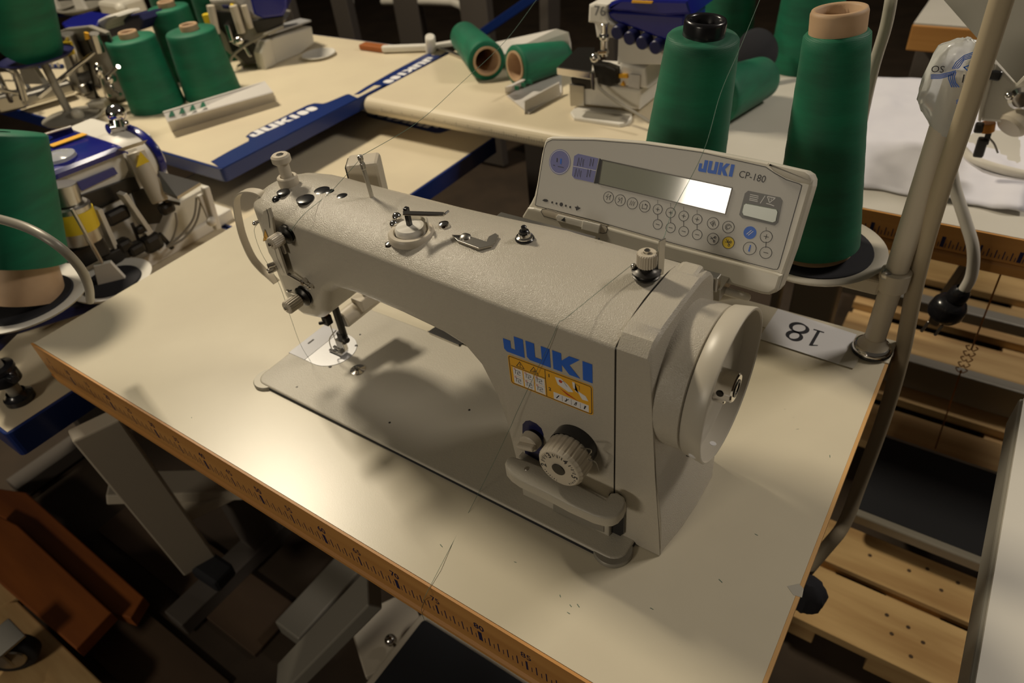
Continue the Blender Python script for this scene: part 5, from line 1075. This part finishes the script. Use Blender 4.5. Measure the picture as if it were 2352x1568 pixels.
# left foreground machine fragment: presser arm and base
fr_ = thing('sewing_attachment', 'grey steel sewing attachment with a bright rod at the far left, between the tables', 'attachment', (-80, 45, 0))
b = MB(); b.bar(at(25, 235, z=3), at(165, 195, z=3), 5.5, 3.0, .8); b.bar(at(-10, 240, z=3.5), at(55, 225, z=3.5), 4, 4, .6); b.build('base_arm', M['steel'], fr_, sharp=40)
b = MB(); b.cyl(at(88, 222, z=5), at(220, 118, z=13), .55, .5, .1); b.build('steel_rod', M['chrome'], fr_)
b = MB(); b.tube([at(-10, 158, z=12), at(20, 158, z=12), at(38, 175, z=10), at(55, 228, z=4.5)], .9, 10, 6); b.bar(at(-5, 205, z=8), at(45, 215, z=6), 1.2, .8, .2); b.tube([at(-8, 165, z=11), at(10, 200, z=8), at(25, 232, z=4)], .6, 8, 5); b.build('wire_frame', M['steel'], fr_)
b = MB(); b.bar(at(48, 170, z=9), at(68, 205, z=6), .9, .7, .1); b.build('rubber_strip', M['black'], fr_)

# ================================================================ second lockstitch machine on the right bench
mr = thing('sewing_machine', 'white sewing machine seen from its head end, half hidden by a white sheet', 'sewing machine', (112, 104, 0))
FH = FY(97.0)
def ck(L): return [(2100+a/4.9, 100+c/4.9) for a, c in L]
prisms(mr, 'head', M['panel'], FH, [(ck([(850, 130), (930, 220), (1140, 440), (1300, 300), (1420, 300), (1420, 700), (1180, 860), (1020, 905), (880, 890), (745, 880), (760, 480)]), -14, 0, .5)])
prisms(mr, 'head_edge', M['paint_smooth'], FH, [(ck([(845, 140), (925, 225), (860, 480), (750, 870), (720, 860), (750, 500)]), -.1, .5, .15)])
b = MB(); b.bar(at(2100+830/4.9, 100+345/4.9, y=96.6), at(2100+980/4.9, 100+370/4.9, y=96.6), .5, 1.4, .3); b.build('take_up_slot', M['black'], mr)
b = MB(); b.ball(at(2100+1065/4.9, 100+585/4.9, y=96.6), .6); b.lathe([(1.5, 0), (1.6, .6), (1.0, .9), (1.0, 1.5), (0, 1.6)], at(2100+1210/4.9, 100+600/4.9, y=97), (0, -1, 0)); b.build('tension_discs', M['chrome'], mr, sharp=50)
b = MB(); b.cyl(at(2100+1060/4.9, 100+950/4.9, y=97), at(2100+1240/4.9, 100+780/4.9, y=99), 2.2, bev=.4); b.build('wiper_solenoid', M['beige'], mr, sharp=50)
b = MB(); b.cyl(at(2100+830/4.9, 100+890/4.9, y=98), at(2100+815/4.9, 100+990/4.9, y=98), 1.0); b.build('needle_bushing', M['oil'], mr)
b = MB(); b.bar(at(2100+745/4.9, 100+890/4.9, y=97.5), at(2100+715/4.9, 100+1000/4.9, y=97.5), 1.2, 1.2, .3); b.bar(at(2100+780/4.9, 100+1060/4.9, y=98), at(2100+715/4.9, 100+1270/4.9, y=98), 1.4, 1.4, .3); b.bar(at(2100+840/4.9, 100+1000/4.9, y=98), at(2100+800/4.9, 100+1130/4.9, y=98), .8, .8, .1); b.build('presser_foot', M['dark'], mr, sharp=50)
b = MB(); b.tube([at(2100+850/4.9, 100+1070/4.9, y=97.5), at(2100+900/4.9, 100+1130/4.9, y=97.5), at(2100+940/4.9, 100+1230/4.9, y=97.5)], .15, 6, 4); b.build('needle_thread', M['grey'], mr)
b = MB(); Fz = FZ(.5); b.prism([Fz.px(*q) for q in ck([(560, 1180), (700, 1270), (940, 1360), (1420, 1450), (1420, 900), (900, 880), (600, 1040)])], Fz, -.5, .1, .2); b.build('bed', M['lam3'], mr)
b = MB(); b.tube([at(*q, z=1.3) for q in ck([(550, 1200), (640, 1290), (800, 1360), (1000, 1420), (1300, 1490), (1450, 1520)])], .7, 10, 6); b.build('bed_rim', M['ccord'], mr)
b = MB(); fz = FZ(.08); b.prism([fz.px(*q) for q in ck([(525, 1250), (640, 1310), (780, 1370), (910, 1420), (850, 1460), (720, 1450), (520, 1410)])], fz, 0, .12); tag(b.build('blue_cloth', M['bluem']), 'scrap of blue cloth under the rim of the right-hand machine bed', 'cloth scrap')
# white sheet hanging on a stand
shp = [at(2150, -20, y=72), at(2335, 191, y=72), at(2480, 40, y=72), at(2480, -60, y=72), at(2200, -60, y=72)]
b = MB(); b.loft([[p for p in shp], [p+Vector((0, .15, 0)) for p in shp]], sm=False); tag(b.build('paper_sheet', M['paper'] if 0 else M['lam3'], None, sharp=30), 'large white sheet hanging by one corner at the top right behind the thick cable', 'sheet')
# cream lead with black plug
b = MB(); b.tube([at(2178, 330, y=78), at(2190, 420, y=78), at(2215, 500, y=77), at(2235, 570, y=76), at(2232, 630, y=76), at(2213, 668, y=76)], .75, 10, 6)
pl = b.build('mains_lead', M['ccord']); tag(pl, 'cream mains lead hanging over the ruler edge with a black plug at its end', 'cable')
p0, p1, p2 = at(2213, 662, y=76), at(2178, 700, y=76), at(2150, 742, y=76)
b = MB(); b.lathe([(.9, 0), (1.3, .6), (1.4, 1.6), (1.3, 2.2), (1.9, 2.5), (2.3, 3.2), (2.4, 4.6), (2.1, 5.3), (0, 5.3)], p0, p2-p0, 28); b.ball(p1, 1.6, (1.1, 1, .8)); b.build('plug', M['black'], pl, sharp=50)
b = MB(); 
for s_ in (-1, 1): e_ = p2+Vector((s_*.9, 0, 0)); b.cyl(e_, e_+(p2-p0).normalized()*2.2, .22)
b.build('plug_pins', M['steel'], pl)

# ================================================================ floor level: pallets, pedals, chain
PZ_ = -66.0
def pallet(label, x0, x1, ys, z=PZ_, group='pallet'):
    t = thing('wooden_pallet', label, 'pallet', ((x0+x1)/2, (ys[0][0]+ys[-1][1])/2, -76))
    for y0, y1 in ys:
        b = MB(); b.box(((x0+x1)/2, (y0+y1)/2, z-1.1), (x1-x0, y1-y0, 2.2), .15); b.build('deck_board', M['pallet'], t)
    for x in (x0+5, (x0+x1)/2, x1-5):
        b = MB(); b.box((x, (ys[0][0]+ys[-1][1])/2, z-4.5), (9, ys[-1][1]-ys[0][0]-1, 4.4), .2); b.build('stringer', M['pallet'], t)
    return t
pt = pallet('pale wooden pallet on the floor between the near table and the lower right table', 96.4, 142, [(54.4, 66.8), (68.6, 78.6)])
b = MB()
rn = random.Random(4)
for u, v in ((2088, 1310), (2130, 1306), (2162, 1355), (2200, 1338), (2037, 1412), (2086, 1440), (2048, 1455), (2120, 1475), (2092, 1507), (1998, 1275)):
    q = at(u, v, z=PZ_); b.lathe([(0, .04), (.34, .04), (.42, -.1)], (q.x, q.y, PZ_), seg=12)
b.build('nail_heads', M['oldwood'], pt)
pallet('darker wooden pallet under the right bench, behind the black pedal', 88, 170, [(104, 117), (121, 134), (138, 150), (155, 170), (175, 190)], PZ_-1)
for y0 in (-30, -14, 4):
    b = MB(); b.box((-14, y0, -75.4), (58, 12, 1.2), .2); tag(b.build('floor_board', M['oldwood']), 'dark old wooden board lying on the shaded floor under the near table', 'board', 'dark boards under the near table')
def treadle(label, P4, z, loc):
    t = thing('foot_pedal', label, 'foot pedal', loc)
    F_ = FZ(z); pts = [F_.px(*q) for q in P4]; cx = sum(p[0] for p in pts)/len(pts); cy = sum(p[1] for p in pts)/len(pts)
    x0, x1 = min(p[0] for p in pts), max(p[0] for p in pts); y0, y1 = min(p[1] for p in pts), max(p[1] for p in pts)
    b = MB(); b.prism(rrect(x0, y0, x1, y1, 1.6, 4), F_, -2.4, 0, .5, 3); fr0 = b.build('pedal_frame', M['grey'], t, sharp=40)
    b = MB(); b.prism(rrect(x0+1.3, y0+1.4, x1-1.3, y1-1.2, .8, 3), F_, -.2, .25, .1); b.build('rubber_mat', M['rubber'], t)
    b = MB(); b.box((cx, cy, (z-2.4-66)/2), (x1-x0-8, 3, z-2.4+66-.2), .3); b.build('pedal_support', M['grey'], t)
    return (x0, x1, y0, y1)
r1 = treadle('black rubber foot pedal with a grey metal frame under the right bench', [(2020, 990), (2315, 1090), (2260, 1265), (1940, 1170)], -58, (115, 90, -66))
tq = thing('foot_pedal', 'black rubber foot pedal with a beige metal rim under the front of the near table', 'foot pedal', (66, 6, -66))
b = MB(); b.prism(rrect(46.5, -24, 84, 17.5, 1.6, 4), FZ(-58), -2.0, 0, .5, 3); b.build('pedal_frame', M['beige'], tq, sharp=40)
b = MB(); b.prism(rrect(47.9, -22.6, 82.6, 16.2, .8, 3), FZ(-58), -.2, .3, .1); b.build('rubber_mat', M['rubber'], tq)
b = MB(); b.box((66, 0, -63), (20, 4, 6), .3); b.build('pedal_support', M['grey'], tq)
b = MB(); b.bar(at(820, 1490, z=-62), at(965, 1420, z=-62), 12, 1.5, .3); b.build('side_bracket', M['beige'], tq)
b = MB(); q = at(897, 1470, z=-58.5); b.ball(q, 1.1); b.bar(q, q+Vector((3, -.6, 0)), .8, .7, .2); b.build('locking_bolt', M['chrome'], tq)
# chain from the bench above to the pedal
b = MB(); a_ = at(2310, 600, y=88); m1 = at(2232, 800, y=94); m2_ = at(2208, 850, y=95); e_ = at(2148, 1030, z=-57.6)
ch_ = []
b.tube([a_, m1], .13, 6); b.tube([m2_, e_], .13, 6)
c_ = thing('pedal_chain', 'thin rusty chain with hooks running down to the black pedal under the right bench', 'chain', a_)
b.build('rod', M['oil'], c_)
b = MB()
for i in range(5):
    t_ = i/4; p = m1*(1-t_)+m2_*t_; 
    for s_ in (-1, 1): b.tube([p+Vector((s_*.5, 0, .5)), p+Vector((s_*.9, .3, 0)), p+Vector((s_*.3, 0, -.5)), p], .1, 6, 3)
b.build('hooks', M['oil'], c_)
# black speaker-shaped thing at the table side
b = MB(); q = at(1850, 1362, z=-34)
b.loft([[(q.x+r*math.cos(2*PI*i/22)*(1+.09*math.sin(i*2.3)), q.y+r*.8*math.sin(2*PI*i/22)*(1+.1*math.sin(i*3.1)), q.z+h) for i in range(22)] for h, r in ((-3.4, .6), (-3, 1.6), (-1.6, 2.5), (.6, 2.7), (2.2, 2.1), (3, .9))]); o_ = b.build('knee_lifter_pad', M['soft']); tag(o_, 'black padded knee lifter pad showing beside the right edge of the near table', 'knee pad')
# beige frame legs of the near bench, seen below its front edge
b = MB(); b.bar(at(215, 975, z=-11), at(455, 1290, z=-60), 6.5, 2.6, .3); b.build('leg', M['beige'], bench)
b = MB(); b.bar(at(250, 1120, z=-38), at(620, 1110, z=-48), 6, 2.5, .3); b.bar(at(370, 1190, z=-46), at(560, 1100, z=-46), 6, 2.5, .3); b.build('crossbar', M['beige'], bench)
b = MB(); b.bar(at(860, 1350, z=-40), at(650, 1568, z=-62), 6.5, 2.6, .3); b.build('leg', M['grey'], bench)
b = MB(); b.bar(at(460, 1290, z=-61), at(520, 1330, z=-62), 5, 4, .8); b.build('rubber_foot', M['rubber'], bench)
b = MB(); q = at(224, 1045, z=-30); b.ball(q, .7); b.build('bolt', M['steel'], bench)
# lower left: orange boards, pale board, castor
fb_ = MB(); Fz = FZ(-64); fb_.prism([Fz.px(*q) for q in ((-10, 1180), (40, 1205), (255, 1405), (175, 1490), (-10, 1330))], Fz, -3, 0, .3); tag(fb_.build('orange_board', M['rust']), 'orange-brown painted board lying on the floor at the lower left', 'board')
fb_ = MB(); Fz = FZ(-67); fb_.prism([Fz.px(*q) for q in ((-10, 1120), (60, 1130), (330, 1370), (300, 1420), (255, 1405), (40, 1205), (-10, 1180))], Fz, -3, 0, .3); tag(fb_.build('dark_board', M['rust']), 'dark reddish board on the floor, upper of the two at the lower left', 'board')
fb_ = MB(); Fz = FZ(-67.2); fb_.prism([Fz.px(*q) for q in ((-10, 1385), (40, 1380), (235, 1568), (230, 1600), (-10, 1600))], Fz, -3, 0, .3); pb = fb_.build('pale_board', M['pallet']); tag(pb, 'pale yellowish wooden board in the bottom left corner under the castor', 'board')
fb_ = MB(); Fz = FZ(-67); fb_.prism([Fz.px(*q) for q in ((-10, 1300), (32, 1340), (38, 1372), (-10, 1400))], Fz, -3, 0, .2); tag(fb_.build('board_end', M['pallet']), 'short pale board end above the castor at the left edge', 'board')
q = at(32, 1500, z=-63); cs = thing('castor_wheel', 'black and steel castor wheel standing in the bottom left corner', 'castor', (q.x, q.y, -67))
ax = Vector((.75, -.62, 0)).normalized()
b = MB(); b.lathe([(1.2, -1.4), (4.0, -1.4), (4.4, -1.0), (4.4, 1.0), (4.0, 1.4), (1.2, 1.4)], (q.x, q.y, -62.6), ax, 40); b.build('wheel', M['rubber'], cs, sharp=50)
b = MB(); b.lathe([(0, 1.9), (2.4, 1.8), (2.6, 1.5)], (q.x, q.y, -62.6), ax, 30); b.box((q.x, q.y, -58.4), (6.5, 6.5, .6), .2); b.bar(Vector((q.x, q.y, -58.6))+ax*1.9, Vector((q.x, q.y, -62.6))+ax*1.9, 3.6, .4, .1); b.build('fork', M['steel'], cs, sharp=50)
# floor and dim clutter at the back
b = MB(); b.box((0, 0, -77), (1114, 1114, 2)); f_ = b.build('floor', M['floor']); f_['kind'] = 'structure'
def leg_stand(x, y, z1, label, w_=6, cross=True, slant=0):
    t = thing('table_frame', label, 'table frame', (x, y, -76))
    b = MB(); b.bar((x-8, y, -75), (x-8+slant, y, z1), w_, 4, .4); b.build('leg', M['brownleg'], t)
    b = MB(); b.bar((x+26, y, -75), (x+26-slant, y, z1), w_, 4, .4); b.build('leg', M['brownleg'], t)
    if cross: b = MB(); b.box((x+9, y, -60), (36, 4, 5), .3); b.build('crossbar', M['brownleg'], t)
    return t
def ground(u, v, z=-76): return at(u, v, z=z)
q = at(700, 60, z=-20); leg_stand(q.x, q.y, -6, 'dark metal table frame behind the left table, its leg right of the box cover', 9)
q = at(945, 50, z=-20); leg_stand(q.x+8, q.y, -6, 'brownish table frame at the top centre with a wide upright leg', 13)
q = at(1215, 60, z=-20); leg_stand(q.x+8, q.y+10, -6, 'grey-brown table frame at the top, right of the lying cones', 9, slant=4)
b = MB(); b.bar(at(1110, 75, y=190), at(1240, -15, y=190), 4.5, 3, .3); tag(b.build('blue_bar', M['blue']), 'dark blue bar slanting up to the top edge above the cones', 'bar')
b = MB(); b.tube([at(880, 3, y=200), at(1040, 5, y=200), at(1070, 28, y=200), at(1100, 26, y=200)], 1.6, 10, 3); tag(b.build('cream_pipe', M['ccord']), 'bent cream pipe running along the top edge above the tables', 'pipe')
b = MB(); q = at(800, 50, y=185); b.box(q, (5, .6, 6.5), .1); tag(b.build('tag_card', M['paper']), 'small white card hanging in the dark gap at the top', 'card')
b = MB(); q = at(785, -6, y=185); b.box(q, (9, 4, 5), .4); tag(b.build('white_box', M['white']), 'white box end just showing at the top edge', 'box')
b = MB(); q = at(848, 112, z=1.0); b.box((q.x, q.y+2, .8), (9, 3, 1.5), .4); tag(b.build('wood_block', M['rust']), 'orange-brown wooden block behind the back edge of the left table', 'block')
# back row top-left bits behind the left cone: second stand with rings
s5 = thing('thread_stand', 'row of thread stand cups at the top left corner behind the green cone', 'thread stand', (-120, 90, 0))
b = MB()
for u in (130, 190):
    q = at(u, 25, z=6); b = MB(); b.lathe([(0, 0), (6, .2), (7.5, 1.4), (7.2, 1.5), (5.6, .6), (0, .5)], (q.x, q.y, q.z), seg=36); b.build('cone_plate', M['grey'], s5)
    b = MB(); b.prism([(-2, 0), (2, 0), (1.2, 7), (-1.2, 7)], Frame((q.x, q.y, q.z+.5), (.9, .4, 0), (0, 0, 1)), -.6, .6, .2); b.build('spool_pin', M['white'], s5)
b = MB(); q = at(160, 25, z=6); b.cyl((q.x, q.y, .1), (q.x, q.y, 6), 1.0); b.bar(at(110, 35, z=5), at(240, 30, z=5), 2, 1.2, .2); b.build('cross_arm', M['navy'], s5)
b = MB(); q = at(285, 22, z=6); b.box(q, (12, 10, 7), 1.2); b.ball(at(278, 20, z=10), 1.8); tag(b.build('machine_head', M['panel'], None, sharp=40), 'small cream machine part left of the shiny green cones at the top', 'machine')

for nm, c_, d_ in (('wall_back', (0, 560, 74), (1120, 6, 300)), ('wall_front', (0, -560, 74), (1120, 6, 300)), ('wall_left', (-560, 0, 74), (6, 1120, 300)), ('wall_right', (560, 0, 74), (6, 1120, 300))):
    b = MB(); b.box(c_, d_); o_ = b.build(nm, M['oldwood']); o_['kind'] = 'structure'
